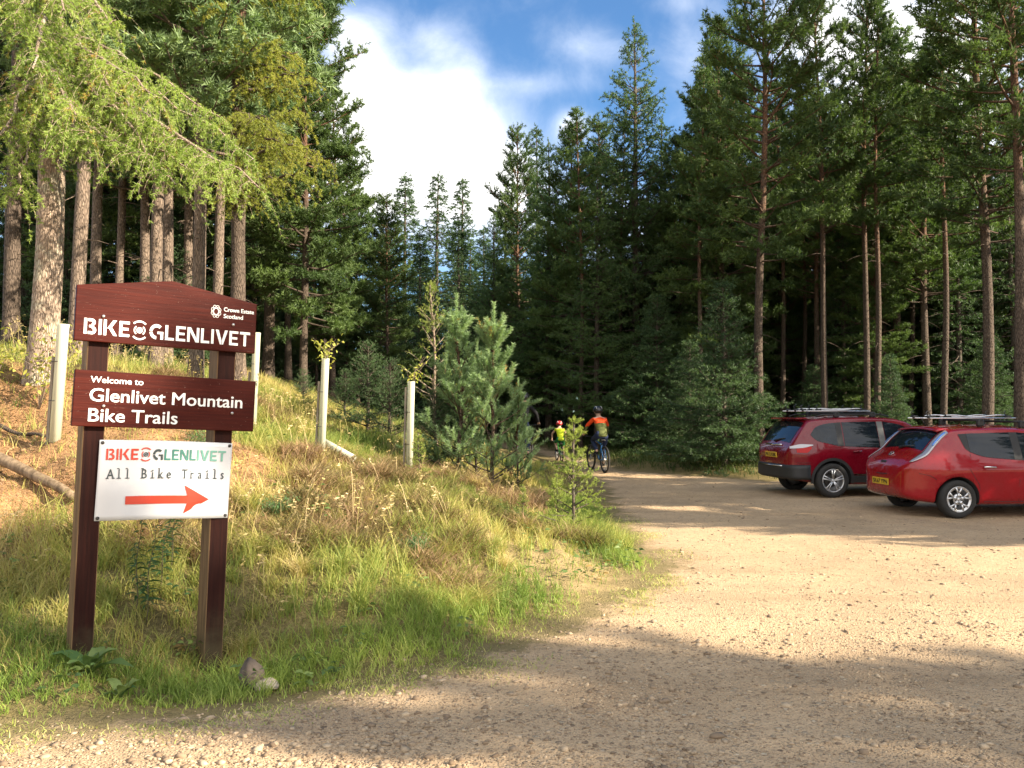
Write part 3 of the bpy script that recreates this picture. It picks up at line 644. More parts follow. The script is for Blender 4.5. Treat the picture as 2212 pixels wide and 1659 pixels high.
# ------------------------------------------------------------------ the two big larches on the left
def larch_big(name, label, base, H, r0, targets, nrand, seed, leaf, zmin, az_c, az_w, lr=(2.6, 4.6), bark_m=None, bare=()):
    r = np.random.default_rng(seed); W = Wood(); C = Crown(r); hz = np.linspace(0, 1, 30); k = 16
    tr = r0 * (1 - hz) ** .75 * (1 + .28 * np.exp(-hz * H / .35)) + .02; lump = 1 + .10 * (r.random((30, k)) - .5)
    cx = .25 * hz + .05 * np.sin(hz * 12); W.tube(np.stack([cx - cx[0], .04 * np.sin(hz * 9), hz * H - .15], 1), tr[:, None] * lump, k, hz)
    br = [(np.array([0, 0, z0]), np.array(e), th) for z0, e, th in targets]
    for i in range(nrand):
        z = zmin + (H * .97 - zmin) * (i + r.random()) / nrand; az = math.radians(az_c + az_w * (r.random() - .5) * 2); q = 1 - .75 * (z / H) ** 1.5
        Lb = q * (lr[0] + (lr[1] - lr[0]) * r.random()); br.append((np.array([0, 0, z]), np.array([math.cos(az) * Lb, math.sin(az) * Lb, z - Lb * (.28 * r.random() + .08)]), .018 + .006 * Lb))
    for bi, (p0, p1, th) in enumerate(br):
        s = np.linspace(0, 1, 12)[:, None]; Lb = np.linalg.norm(p1 - p0); sag = .09 * Lb
        path = p0 + (p1 - p0) * s + np.array([0, 0, 1]) * (sag * np.sin(s * np.pi) * .6 + .10 * Lb * (s > .7) * (s - .7) ** 2 * 3) + r.normal(size=(12, 3)) * .035 * (s > .05); path[0] = p0
        W.tube(path, th * (1 - .85 * s[:, 0]) + .004, 6, np.full(12, .1)); tan = (p1 - p0) / Lb; side = np.cross(tan, [0, 0, 1.]); side /= np.linalg.norm(side)
        m = int(Lb * 36); ss = .03 + .97 * r.random(m); bt = .15 + .6 * r.random()
        for q in range(m):
            b = np.array([np.interp(ss[q], s[:, 0], path[:, a]) for a in range(3)]); l = (.16 + .95 * r.random() ** 2.2) * (1.15 - .45 * ss[q]); sg = r.choice([-1, 1])
            out = side * sg * (.2 + .9 * r.random()) + tan * (.05 + .6 * r.random()) + np.array([0, 0, .8 * r.random() ** 2]); u = np.linspace(0, 1, 5)[:, None]
            tw = b + l * (out * u * (1 - .35 * u) + np.array([0, 0, -1.]) * (.16 * u + .55 * u ** 1.6)); W.tube(tw, .0030 * (1 - .7 * u[:, 0]) + .0009, 3, np.full(5, .1))
            g = max(3, int(l / .026 * (.25 + .75 * r.random()))); v = np.sort(r.random(g)); PP = np.stack([np.interp(v, u[:, 0], tw[:, a]) for a in range(3)], 1)
            C.shoots(PP, r.normal(size=(g, 3)) * .5 + (out * .5 + np.array([0, 0, -.7])), .035, bt + .55 * (r.random() - .5))
    o = empty(name, (base[0], base[1], g1(*base) - .05)); tag(o, label, 'larch tree')
    v, f, t = C.needles(10, .040, .0095, (20, 75)); link('trunk', W.mesh('trunk', bark_m), o); link('crown', np_mesh('crown', v, f, leaf, t), o)
    return o
def px2w(dx, dy, d): return np.array([(dx - 1106) * .46293 / F * d, d, CAM_Z + (890 - dy) * .46293 / F * d])
def rel(base, dx, dy, d): return px2w(dx, dy, d) - np.array([base[0], base[1], g1(*base) - .05])
bA = (-6.45, 11.3)
TA = [(4.15, rel(bA, 560, 430, 9.2), .046), (3.9, rel(bA, 420, 380, 10.0), .034), (5.0, rel(bA, 470, 270, 10), .03), (4.6, rel(bA, 545, 345, 10.5), .032), (4.8, rel(bA, 330, 230, 9), .03), (3.6, rel(bA, 300, 345, 9.4), .04), (4.4, rel(bA, -30, 330, 9.4), .04), (3.7, rel(bA, 180, 300, 9.2), .035), (5.6, rel(bA, 240, 60, 9.3), .04), (5.2, rel(bA, 60, 150, 9.0), .04), (4.2, rel(bA, -60, 250, 10), .04), (4.3, rel(bA, 500, 400, 10.4), .035), (4.6, rel(bA, 380, 420, 9.6), .035), (3.9, rel(bA, 30, 420, 9.8), .03), (4.4, rel(bA, 150, 250, 8.8), .035), (5.0, rel(bA, 270, 240, 9.8), .035), (6.2, rel(bA, 120, 20, 9), .035), (5.9, rel(bA, 10, 40, 9.4), .035)]
larch_big('larch_tree', 'thick pale trunked larch with drooping yellow green branches, left of the sign', bA, 17, .17, TA, 54, 21, F_LARCH, 5.0, -112, 72, (1.9, 3.4), bark_m=B_LARCH)
bB = (-4.95, 14.6)
TB = [(3.6, rel(bB, 640, 370, 13.2), .045), (4.2, rel(bB, 620, 310, 13.6), .045), (4.9, rel(bB, 655, 240, 13.6), .04), (5.5, rel(bB, 640, 150, 13.8), .04), (5.0, rel(bB, 560, 260, 12.8), .04), (3.4, rel(bB, 540, 350, 13), .04), (6.2, rel(bB, 640, 110, 14.3), .035)]
larch_big('larch_tree', 'larch with golden turning branches, between the green pines behind the sign', bB, 14, .12, TB, 26, 22, F_GOLD, 4.2, -20, 70, (1.4, 2.3), bark_m=B_PINE)

# ------------------------------------------------------------------ the trees one can tell apart
T = tree
T('pine_b', 22, 15, 17, label='dark trunked pine at the left edge, behind the thick pale larch')
T('pine_lit', 161, 14, 17, label='pine just right of the thick pale larch trunk', lean=(0, 1.2))
T('pine_slim', 250, 19, 15, label='slim grey pine trunk between the big larch and the paired pines')
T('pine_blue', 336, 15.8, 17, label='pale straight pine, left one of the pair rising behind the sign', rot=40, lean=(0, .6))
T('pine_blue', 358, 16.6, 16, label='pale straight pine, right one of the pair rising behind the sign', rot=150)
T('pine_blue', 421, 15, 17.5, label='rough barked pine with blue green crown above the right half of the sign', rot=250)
T('pine_lit', 466, 17.6, 16, label='smooth lit pine trunk right of the rough barked pine behind the sign')
T('pine_c', 578, 22, 15, label='dark pine with low spreading limbs, just right of the sign', rot=80)
T('pine_thin', 622, 24, 14, label='thin dark pine, left of the twin trunks right of the sign')
T('pine_c', 655, 20.5, 11.6, label='tall leafy pine standing at the right end of the left wood', rot=200, fat=.9)
T('pine_c', 718, 25, 9.6, label='bushy pine whose long side limb reaches out against the cloud', rot=10)
T('pine_c', 772, 29, 7.6, label='lower dark green pine, next right of the one with the long limb')
T('spruce_b', 820, 50, 14.3, 'spruce_tree', 'short spruce, leftmost tip of the four against the white cloud', 'spruce tree')
T('spruce_a', 872, 55, 17.0, 'spruce_tree', 'dark slender spruce, the sharpest tip against the white cloud', 'spruce tree', fat=1.4)
T('spruce_b', 943, 57, 17.5, 'spruce_tree', 'open ragged spruce, the middle one of the tips against the cloud', 'spruce tree', fat=1.45)
T('spruce_b', 999, 60, 18.0, 'spruce_tree', 'pale thin spruce, rightmost of the tips against the cloud', 'spruce tree', rot=70, fat=1.4)
T('spruce_a', 905, 42, 10.6, 'spruce_tree', 'bushy green spruce below the tips in the middle of the gap', 'spruce tree', fat=1.3)
T('spruce_a', 840, 38, 9.0, 'spruce_tree', 'dark spruce at the back of the road, left of the gap', 'spruce tree', fat=1.3)
T('spruce_a', 990, 44, 11.8, 'spruce_tree', 'broad dark spruce at the right foot of the gap in the trees', 'spruce tree', fat=1.3)
T('larch_con', 1186, 37, 13.6, 'larch_tree', 'broad green larch between the rounded pine and the bunched pine', 'larch tree', rot=60, fat=1.15)
T('pine_c', 1302, 36, 14.4, label='full pine filling the left shoulder of the tall pointed larch', rot=33)
T('larch_con', 1432, 36, 14.2, 'larch_tree', 'green larch filling the right shoulder of the tall pointed larch', 'larch tree', rot=210, fat=1.1)
T('pine_c', 1548, 31, 14.4, label='full crowned pine just left of the orange barked pine', rot=15)
T('spruce_a', 1090, 45, 13.4, 'spruce_tree', 'broad spruce just left of the rounded pine right of the gap', 'spruce tree', fat=1.3)
T('spruce_a', 1046, 52, 12.8, 'spruce_tree', 'dark spruce low between the cloud tips and the rounded pine', 'spruce tree', fat=1.4)
T('spruce_b', 1015, 47, 11, 'spruce_tree', 'ragged spruce below the rightmost of the cloud tips', 'spruce tree', fat=1.5)
T('pine_c', 1122, 40, 15.3, label='rounded top pine, first tree right of the gap in the trees', fat=.8)
T('spruce_b', 1160, 43, 16.2, 'spruce_tree', 'thin topped spruce rising behind the rounded pine right of the gap', 'spruce tree')
T('larch_con', 1068, 39, 11.0, 'larch_tree', 'small green larch at the right shoulder of the gap in the trees', 'larch tree')
T('pine_c', 1232, 34, 13.4, label='dark pine with bunched crown, left of the tall pointed larch', fat=.9)
T('larch_con', 1376, 33, 17.2, 'larch_tree', 'tall pointed green larch, the highest tree in the middle', 'larch tree', rot=20)
T('larch_con', 1290, 31, 10.5, 'larch_tree', 'shorter larch in front of the tall pointed larch', 'larch tree', rot=140)
T('pine_c', 1475, 33, 12.4, label='rounded pine in the dip between the tall larch and the tall pines')
T('pine_a', 1643, 23, 15.6, label='orange barked pine with wide crown above the rear of the left red car', rot=120, lean=(0, -.8))
T('pine_b', 1782, 25, 15.4, label='grey trunked pine with narrow crown above the left red car', rot=30, fat=.8)
T('pine_b', 1872, 25.5, 15.6, label='left trunk of the close pair of pines behind the red cars', rot=210, fat=.8)
T('pine_thin', 1893, 25.2, 14, label='right trunk of the close pair of pines behind the red cars')
T('pine_thin', 2036, 24, 14, label='slim pine with a bright sunlit edge, between the two red cars')
T('pine_a', 2128, 20.6, 16.5, label='stout dark trunked pine above the right red car', rot=260)
T('pine_b', 2203, 18.2, 16, label='stout pine with mottled sunlit bark at the right edge', rot=100)
T('pine_thin', 1515, 28, 13, label='slim pale trunk standing behind the dark young spruce')
T('pine_thin', 1690, 29, 13, label='first slim sunlit trunk left of the grey pine above the car')
T('pine_thin', 1733, 31, 13, label='second slim sunlit trunk left of the grey pine above the car')
T('pine_thin', 1965, 30, 14, label='slim dark trunk between the close pair and the bright edged pine')
T('pine_thin', 1253, 31, 13, label='dark slim trunk left of the riding adult at the forest edge')
T('pine_thin', 1345, 33, 13, label='dark slim trunk right of the riding adult at the forest edge')
T('spruce_small', 1565, 22.5, 5.0, 'spruce_tree', 'dark green young spruce beside the road left of the cars', 'spruce tree', fat=1.08)
T('spruce_small', 1490, 25, 3.6, 'spruce_tree', 'squat dark spruce at the road edge right of the riding adult', 'spruce tree', fat=1.3)
T('spruce_small', 1420, 29, 5.4, 'spruce_tree', 'dim spruce in the shade behind the riding adult', 'spruce tree', fat=1.1)
T('spruce_small', 1925, 22, 3.0, 'spruce_tree', 'small bright green spruce behind the roof of the left red car', 'spruce tree', fat=.9)
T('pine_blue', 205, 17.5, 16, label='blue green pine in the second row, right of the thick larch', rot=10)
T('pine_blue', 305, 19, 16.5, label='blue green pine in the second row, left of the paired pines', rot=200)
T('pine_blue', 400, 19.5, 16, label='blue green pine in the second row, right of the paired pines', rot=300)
T('pine_lit', 520, 18.5, 15.5, label='blue green pine in the second row, beside the golden larch', rot=120)
# young growth on the bank
T('pine_young', 992, 15.0, 2.95, 'young_pine', 'blue green young pine with upright shoots, left of the two on the bank', 'young pine', rot=15, fat=1.3)
T('pine_young_b', 1062, 14.7, 2.9, 'young_pine', 'blue green young pine with tall candle tip, right of the two on the bank', 'young pine', rot=65, fat=1.35)
T('pine_young', 1118, 15.1, 1.75, 'young_pine', 'small young pine at the right foot of the two taller ones', 'young pine', rot=170)
T('pine_young_b', 1030, 15.8, 2.3, 'young_pine', 'half hidden young pine between and behind the two taller ones', 'young pine', rot=200)
T('larch_young', 948, 15.8, 3.5, 'young_larch', 'sparse thin young larch left of the young pines', 'young larch', rot=30, lean=(0, -3))
T('spruce_low', 795, 17.0, 1.9, 'young_spruce', 'low spruce sapling in the shade between the two white tubes, left one', 'young spruce')
T('spruce_low', 842, 16.6, 1.7, 'young_spruce', 'low spruce sapling just left of the right white tube', 'young spruce')
T('spruce_low', 745, 17.6, 1.3, 'young_spruce', 'short spruce sapling right behind the left white tube', 'young spruce')
T('spruce_low', 940, 15.2, 1.5, 'young_spruce', 'short spruce sapling right of the right white tube', 'young spruce')
T('spruce_low', 655, 18.0, .9, 'young_spruce', 'tiny spruce at the foot of the twin dark trunks', 'young spruce')
T('sapling', 1236, 10.9, 1.62, 'young_spruce', 'pale yellow green spruce sapling on the tip of the bank by the road', 'young spruce', rot=20)
T('sapling', 1205, 11.6, .85, 'young_spruce', 'small pale sapling left of the taller one by the road', 'young spruce')
T('sapling', 905, 12.6, .75, 'young_spruce', 'small pale spruce shoot at the foot of the right white tube', 'young spruce')
T('sapling', 1130, 11.6, .55, 'young_spruce', 'small pale shoot on the sunny bank below the young pines', 'young spruce')
# trees outside the frame on the sunny side: they throw the long shadows over the car park
for i, (x, y, kd, h, fat) in enumerate([(16, 9.2, 'pine_c', 11, 1), (20, 10.6, 'pine_a', 12, 1.1), (24, 6.6, 'pine_c', 12.5, 1), (29, 9, 'pine_a', 15, 1), (14.5, 12.5, 'pine_c', 10.5, 1), (33, 4, 'pine_c', 15.5, 1), (22, 13.5, 'pine_b', 14, 1.2), (17.5, 14.0, 'pine_c', 12, 1),
                                        (15, -.9, 'pine_c', 9, .9), (19.5, -.6, 'pine_c', 10.6, 1), (30, -5.1, 'pine_c', 19.5, .8)]):
    T(kd, 0, 0, h, label='pine outside the view on the sunny side of the car park', group='pines outside the view', xy=(x, y), fat=fat)
# deeper in the wood, alike and half hidden
rg = np.random.default_rng(5)
def fill(n, x0, x1, d0, d1, kinds_, label, group, hs, cond, gap=1.5, name='pine_tree', cat='pine tree'):
    put = []; tries = 0
    while len(put) < n and tries < 4000:
        tries += 1; d = d0 + (d1 - d0) * rg.random(); dx = x0 + (x1 - x0) * rg.random(); x = (dx - 1106) * .46293 / F * d
        if not cond(np.array([x]), np.array([d]))[0]: continue
        if any(math.hypot(x - a, d - b) < gap for a, b in put): continue
        put.append((x, d)); T(kinds_[int(rg.integers(len(kinds_)))], 0, 0, hs[0] + (hs[1] - hs[0]) * rg.random(), name, label, cat, group, xy=(x, d), lean=(3 * (rg.random() - .5), 4 * (rg.random() - .5)), fat=.85 + .4 * rg.random())
inR = lambda m: (lambda x, y: sdR(x, y) > m)
inB = lambda m: (lambda x, y: sdB(x, y) > m)
fill(46, -300, 560, 20, 46, ['pine_b', 'spruce_a', 'pine_thin', 'pine_c'], 'tall dim pine deep in the wood behind the sign', 'pines deep in the left wood', (13, 16), inB(9.5))
fill(16, 480, 860, 25, 44, ['pine_c', 'spruce_a', 'spruce_b'], 'dim conifer in the shade behind the white tree tubes', 'conifers behind the tubes', (5.5, 8), inB(5), name='conifer_tree', cat='conifer tree')
fill(44, 1560, 2420, 26, 58, ['pine_b', 'pine_thin', 'pine_a', 'pine_thin', 'pine_c'], 'slim dim pine deep in the wood behind the red cars', 'pines deep in the right wood', (12, 15.5), inR(6))
fill(26, 1090, 1600, 34, 60, ['spruce_a', 'pine_c', 'spruce_b', 'larch_con'], 'dark conifer in the shaded wood behind the riders', 'conifers behind the riders', (10, 13), inR(5), name='conifer_tree', cat='conifer tree')
fill(14, 880, 1200, 48, 66, ['spruce_a', 'spruce_b'], 'dark spruce at the far bend of the track', 'spruces at the far bend', (9, 12), inR(3), name='spruce_tree', cat='spruce tree')
fill(95, -250, 2500, 58, 100, ['spruce_a', 'pine_c', 'spruce_b'], 'far dark conifer closing the back of the wood', 'far conifers', (8, 12), lambda x, y: (x < -14) | (x > 7), 2.0, 'conifer_tree', 'conifer tree')
fill(22, 640, 1180, 66, 92, ['spruce_a', 'spruce_b', 'pine_c'], 'distant dark conifer filling the foot of the gap', 'conifers at the foot of the gap', (9, 12.5), lambda x, y: x > -60, 2.2, 'conifer_tree', 'conifer tree')
fill(44, 1640, 2600, 58, 100, ['spruce_a', 'pine_c', 'larch_con'], 'tall dim conifer far behind the red cars', 'far conifers behind the cars', (11, 15), inR(10), 2.2, 'conifer_tree', 'conifer tree')
fill(18, 1500, 2400, 28, 46, ['pine_c', 'pine_a', 'pine_c'], 'tall full crowned pine in the wall of trees behind the red cars', 'tall pines behind the cars', (13, 16), inR(4.5), 2.0)
fill(34, 1540, 2450, 27, 46, ['pine_c', 'spruce_a', 'spruce_b', 'pine_c'], 'bushy dim conifer filling the gaps behind the red cars', 'bushy conifers behind the cars', (7, 12), inR(5), 1.6, 'conifer_tree', 'conifer tree')
fill(46, 1280, 2400, 25, 58, ['spruce_small'], 'small shaded spruce growing under the tall pines', 'small spruces in the undergrowth', (1.8, 5.2), inR(3), name='young_spruce', cat='young spruce')
fill(34, -150, 800, 19, 48, ['spruce_small', 'spruce_small'], 'small spruce growing in the shade of the left wood', 'small spruces in the left wood', (1.6, 5), inB(8.5), name='young_spruce', cat='young spruce')
# ------------------------------------------------------------------ grasses
def blades(P, h, w, lean, rng, levels=3):
    n = len(P); az = rng.random(n) * 6.283; d = np.stack([np.cos(az), np.sin(az), 0 * az], 1); yaw = rng.random(n) * 6.283; sd_ = np.stack([np.cos(yaw), np.sin(yaw), 0 * yaw], 1)
    rows = []
    for i in range(levels + 1):
        t = i / levels; c = P + d * (h * lean * t ** 1.9)[:, None]; c[:, 2] = P[:, 2] + h * (t - .42 * np.minimum(lean, 1.5) * t ** 2.4); ww = (w * (1 - t ** 1.6) * .5 + w * .04)[:, None]
        rows += [c - sd_ * ww, c + sd_ * ww]
    V = np.stack(rows, 1); k = 2 * (levels + 1); b = np.array([(2 * i, 2 * i + 1, 2 * i + 3, 2 * i + 2) for i in range(levels)])
    return V.reshape(-1, 3), (b[None] + k * np.arange(n)[:, None, None]).reshape(-1, 4), k
def grass_mat(name, stops, trans=.3):
    m, n = mat(name); r = n.new('ShaderNodeValToRGB'); n.l.new(n.attr('tint'), r.inputs[0]); e = r.color_ramp.elements
    e[0].position, e[0].color = stops[0][0], (*stops[0][1], 1); e[1].position, e[1].color = stops[-1][0], (*stops[-1][1], 1)
    for p, c in stops[1:-1]: x = e.new(p); x.color = (*c, 1)
    n.l.new(r.outputs[0], n.p.inputs['Base Color']); n.p.inputs['Roughness'].default_value = .55; n.p.inputs['Specular IOR Level'].default_value = .3
    tr = n.new('ShaderNodeBsdfTranslucent'); n.put(tr.inputs['Color'], n.mix(1.0, r.outputs[0], (1.3, 1.35, .9), 'MULTIPLY')); mx = n.new('ShaderNodeMixShader'); mx.inputs[0].default_value = trans
    n.l.new(n.p.outputs[0], mx.inputs[1]); n.l.new(tr.outputs[0], mx.inputs[2]); n.l.new(mx.outputs[0], n.out.inputs[0]); return m
G_GREEN = grass_mat('fresh grass', [(0, (.085, .145, .026)), (.4, (.215, .30, .055)), (.75, (.38, .43, .10)), (1, (.56, .49, .20))])
G_DRY = grass_mat('long autumn grass', [(0, (.09, .155, .03)), (.28, (.22, .28, .06)), (.5, (.37, .355, .095)), (.75, (.50, .40, .155)), (1, (.64, .50, .28))])
G_BROWN = grass_mat('heather', [(0, (.06, .07, .025)), (.4, (.16, .13, .045)), (.7, (.27, .17, .085)), (1, (.42, .28, .18))], .2)
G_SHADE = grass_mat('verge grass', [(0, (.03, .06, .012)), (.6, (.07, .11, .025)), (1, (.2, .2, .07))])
rg = np.random.default_rng(31)
def scatter(n, x0, x1, y0, y1, keep):
    x, y = x0 + (x1 - x0) * rg.random(n), y0 + (y1 - y0) * rg.random(n); k = rg.random(n) < keep(x, y); return x[k], y[k]
sm = lambda a, b, v: np.clip((v - a) / (b - a), 0, 1)
def litter_at(x, y): return np.clip(np.clip((3.2 - np.hypot((x + 6.2) * .8, (y - 9.4))) / 1.2, 0, 1) + .6 * np.clip((1.6 - np.hypot(x + 3.6, y - 9.5)), 0, 1), 0, 1)
def bare_at(x, y): return np.clip((1.0 - np.hypot((x - .55) * .9 + (y - 8.9) * .35, (y - 8.9) * .55)) / .45, 0, 1)
def clumped(x, y, rng, amount, s):   # pull blades towards tussock centres
    cx = (np.floor(x / s) + .5 + .8 * (vnoise(np.floor(x / s) * 3.1, np.floor(y / s) * 1.7) - .5)) * s; cy = (np.floor(y / s) + .5 + .8 * (vnoise(np.floor(x / s) * 1.3 + 7, np.floor(y / s) * 2.9) - .5)) * s
    a = amount * rng.random(len(x)); return x + (cx - x) * a, y + (cy - y) * a
# long pale grass over the bank
keep = lambda x, y: sm(.45, 1.3, sdB(x, y)) * (1 - .93 * litter_at(x, y)) * (1 - .6 * bare_at(x, y)) * (1 - .85 * sm(7, 10, sdB(x, y))) * np.clip(1.25 - y / 24, .25, 1) * np.clip(.35 + 1.3 * vnoise(x, y, 1.1), .3, 1)
x, y = scatter(460000, -9, 2.3, 4.9, 22, keep); x, y = clumped(x, y, rg, .75, .27)
P = np.stack([x, y, gz(x, y) - .01], 1); ln = .25 + .75 * vnoise(x + 2, y, .8); h = (.10 + .28 * rg.random(len(x)) ** 1.5) * ln * (.75 + .5 * vnoise(x, y, 2.1)) * np.clip(.35 + sdB(x, y) * .55, .4, 1.15) * (1 + .5 * np.exp(-(((x + 4.9) / 1.2) ** 2 + ((y - 7.1) / .9) ** 2)))
tn = np.clip(.02 + .62 * vnoise(x + 4, y + 1, .75) + .30 * (vnoise(x, y + 8, 3) - .4) + .35 * (rg.random(len(x)) - .5) + .10 * sm(1, 3, sdB(x, y)) + .28 * np.exp(-(((x + 4.9) / 1.2) ** 2 + ((y - 7.1) / .9) ** 2)), 0, 1)
v, f, k = blades(P, h, .0035 + .0035 * rg.random(len(x)) + .0002 * y, .25 + 1.0 * rg.random(len(x)) ** 1.5, rg)
tag(link('dry_grass', np_mesh('dry_grass', v, f, G_DRY, np.repeat(tn, k))), 'long straw and green grass covering the bank', 'grass', kind='stuff')
# lush short grass at the foot of the bank, round the sign and on the tip
lush = lambda x, y: np.clip(1.15 - np.abs(sdB(x, y) - .55) / .55, 0, 1)
keep = lambda x, y: np.clip(np.maximum(lush(x, y), np.clip(1.2 - np.hypot((x + 2.5) / 1.4, (y - 5.35) / .62), 0, 1)), 0, 1) * (1 - .9 * bare_at(x, y)) * np.clip(.25 + 1.2 * vnoise(x, y, 1.4), 0, 1) * sm(-.05, .25, sdB(x, y) + .3 * (vnoise(x, y, 2.7) - .5))
x, y = scatter(420000, -7, 2.4, 4.2, 16, keep); x, y = clumped(x, y, rg, .6, .17)
P = np.stack([x, y, gz(x, y) - .008], 1); h = (.06 + .15 * rg.random(len(x))) * (.55 + .8 * vnoise(x, y, 1.7)) * np.clip(.35 + sdB(x, y) * 1.3, .3, 1.2)
tn = np.clip(.12 + .55 * vnoise(x, y, 1.2) + .4 * (rg.random(len(x)) - .5) + .25 * sm(.5, .0, sdB(x, y)), 0, 1)
v, f, k = blades(P, h, .0036 + .0035 * rg.random(len(x)), .25 + .7 * rg.random(len(x)), rg)
tag(link('short_grass', np_mesh('short_grass', v, f, G_GREEN, np.repeat(tn, k))), 'lush short green grass along the foot of the bank', 'grass', kind='stuff')
# sparse tufts creeping into the gravel edge
keep = lambda x, y: np.clip(1 - np.abs(sdB(x, y) + .12) / .5, 0, 1) * np.clip(vnoise(x, y, 2.6) * 2.2 - .9, 0, 1)
x, y = scatter(260000, -7, 2.6, 3.6, 14, keep)
P = np.stack([x, y, gz(x, y) - .004], 1); h = .015 + .045 * rg.random(len(x)); tn = np.clip(.3 + .9 * rg.random(len(x)), 0, 1)
v, f, k = blades(P, h, .003 + .003 * rg.random(len(x)), .5 + .9 * rg.random(len(x)), rg)
tag(link('creeping_grass', np_mesh('creeping_grass', v, f, G_GREEN, np.repeat(tn, k))), 'thin worn grass creeping over the gravel edge', 'grass', kind='stuff')
# shaded verge and undergrowth on the far side
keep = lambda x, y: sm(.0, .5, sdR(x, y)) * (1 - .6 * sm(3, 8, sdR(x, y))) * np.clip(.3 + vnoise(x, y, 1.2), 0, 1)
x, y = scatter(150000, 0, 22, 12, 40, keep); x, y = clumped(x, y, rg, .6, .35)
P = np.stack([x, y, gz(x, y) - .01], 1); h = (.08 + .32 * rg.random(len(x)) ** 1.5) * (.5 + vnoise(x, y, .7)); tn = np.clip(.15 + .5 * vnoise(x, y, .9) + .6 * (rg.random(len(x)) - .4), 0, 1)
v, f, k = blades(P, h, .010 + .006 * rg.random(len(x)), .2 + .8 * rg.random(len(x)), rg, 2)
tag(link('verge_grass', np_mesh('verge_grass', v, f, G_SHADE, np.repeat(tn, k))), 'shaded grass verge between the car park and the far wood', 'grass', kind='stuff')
# needle litter, twigs and crumbs of bark on the bare slope
keep = lambda x, y: litter_at(x, y) * np.clip(.3 + vnoise(x, y, 2.2), 0, 1)
x, y = scatter(60000, -9.5, -2, 6.5, 12.8, keep)
P = np.stack([x, y, gz(x, y) + .003], 1); h = .02 + .07 * rg.random(len(x)) ** 2; v, f, k = blades(P, h, .004 + .008 * rg.random(len(x)), 2.2 + 1.5 * rg.random(len(x)), rg, 2); v[:, 2] = np.maximum(v[:, 2], np.repeat(P[:, 2], k))
tag(link('needle_litter', np_mesh('needle_litter', v, f, G_BROWN, np.repeat(np.clip(.2 + .9 * rg.random(len(x)), 0, 1), k))), 'brown needle litter and twigs on the bare slope', 'litter', kind='stuff')
x, y = scatter(2600, -9.5, -2, 6.5, 12.8, keep); v, f, t = stones(np.stack([x, y, gz(x, y)], 1), .008 + .03 * rg.random(len(x)) ** 5, rg, .7, .2)
tag(link('crumbled_soil', np_mesh('crumbled_soil', v, f, plain('soil crumb', (.24, .14, .075), .95, var=.4), t)), 'clods of crumbled soil on the bare slope', 'soil', kind='stuff')
# heather and dead bracken humps: short branching twigs
hx, hy, hv, hf, ht, off = [], [], [], [], [], 0
cent = []
while len(cent) < 165:
    x, y = -7 + 9 * rg.random(), 6 + 10 * rg.random(); d = float(sdB(np.array([x]), np.array([y]))[0])
    if 1.2 < d < 7.5 and y > 7.3 and bare_at(x, y) < .2 and litter_at(x, y) < .5 and vnoise(x + 30, y, .6) > .33: cent.append((x, y))
for x, y in cent + [(.75, 10.2), (.95, 10.0), (.6, 10.5), (-.35, 7.6), (-.6, 7.5)]:
    n = int(rg.integers(260, 620)); rr = .14 + .22 * rg.random(); a, q = rg.random(n) * 6.28, np.sqrt(rg.random(n)) * rr; xx, yy = x + q * np.cos(a), y + q * np.sin(a)
    hh = (.16 + .20 * rg.random(n)) * (1 - .5 * (q / rr) ** 2) * 1.25; v, f, k = blades(np.stack([xx, yy, gz(xx, yy) - .01], 1), hh, .006 + .006 * rg.random(n), .4 + 1.1 * rg.random(n), rg)
    hv.append(v); hf.append(f + off); off += len(v); ht.append(np.repeat(np.clip(.55 * rg.random() + .55 * rg.random(n), 0, 1), k))
tag(link('heather', np_mesh('heather', np.concatenate(hv), np.concatenate(hf), G_BROWN, np.concatenate(ht))), 'brown heather and faded bracken humps on the bank', 'heather', kind='stuff')
# tall seed stalks with nodding heads
keep = lambda x, y: sm(.8, 2, sdB(x, y)) * (1 - litter_at(x, y)) * (1 - bare_at(x, y)) * np.clip(vnoise(x + 11, y, .9) * 2 - .6, 0, 1)
x, y = scatter(2600, -8, 2.2, 6, 16, keep); hv, hf, ht, off = [], [], [], 0
for i in range(len(x)):
    z = g1(x[i], y[i]); hgt = .35 + .35 * rg.random(); az = rg.random() * 6.28; ld = np.array([math.cos(az), math.sin(az), 0]); u = np.linspace(0, 1, 5)[:, None]; c = np.array([x[i], y[i], z]) + ld * hgt * .35 * u ** 2 + np.array([0, 0, 1]) * hgt * (u - .12 * u ** 3)
    sdv = np.array([-ld[1], ld[0], 0]) * .0022; V = np.stack([c - sdv, c + sdv], 1).reshape(-1, 3); F_ = np.array([(2 * j, 2 * j + 1, 2 * j + 3, 2 * j + 2) for j in range(4)])
    hv.append(V); hf.append(F_ + off); off += len(V); tb = .55 + .45 * rg.random(); ht.append(np.full(len(V), tb))
    n = 16; uu = .68 + .32 * rg.random(n); pp = np.stack([np.interp(uu, u[:, 0], c[:, a]) for a in range(3)], 1); dd = rg.normal(size=(n, 3)); dd[:, 2] = -.3 + .6 * rg.random(n); tip = pp + dd * .022
    sw = rg.normal(size=(n, 3)) * .004; V = np.stack([pp, (pp + tip) / 2 + sw, tip, (pp + tip) / 2 - sw], 1).reshape(-1, 3); hv.append(V); hf.append(np.arange(len(V)).reshape(-1, 4) + off); off += len(V); ht.append(np.full(len(V), min(1, tb + .1)))
tag(link('seeding_grass', np_mesh('seeding_grass', np.concatenate(hv), np.concatenate(hf), G_DRY, np.concatenate(ht))), 'tall straw coloured seed stalks standing above the bank grass', 'grass', kind='stuff')

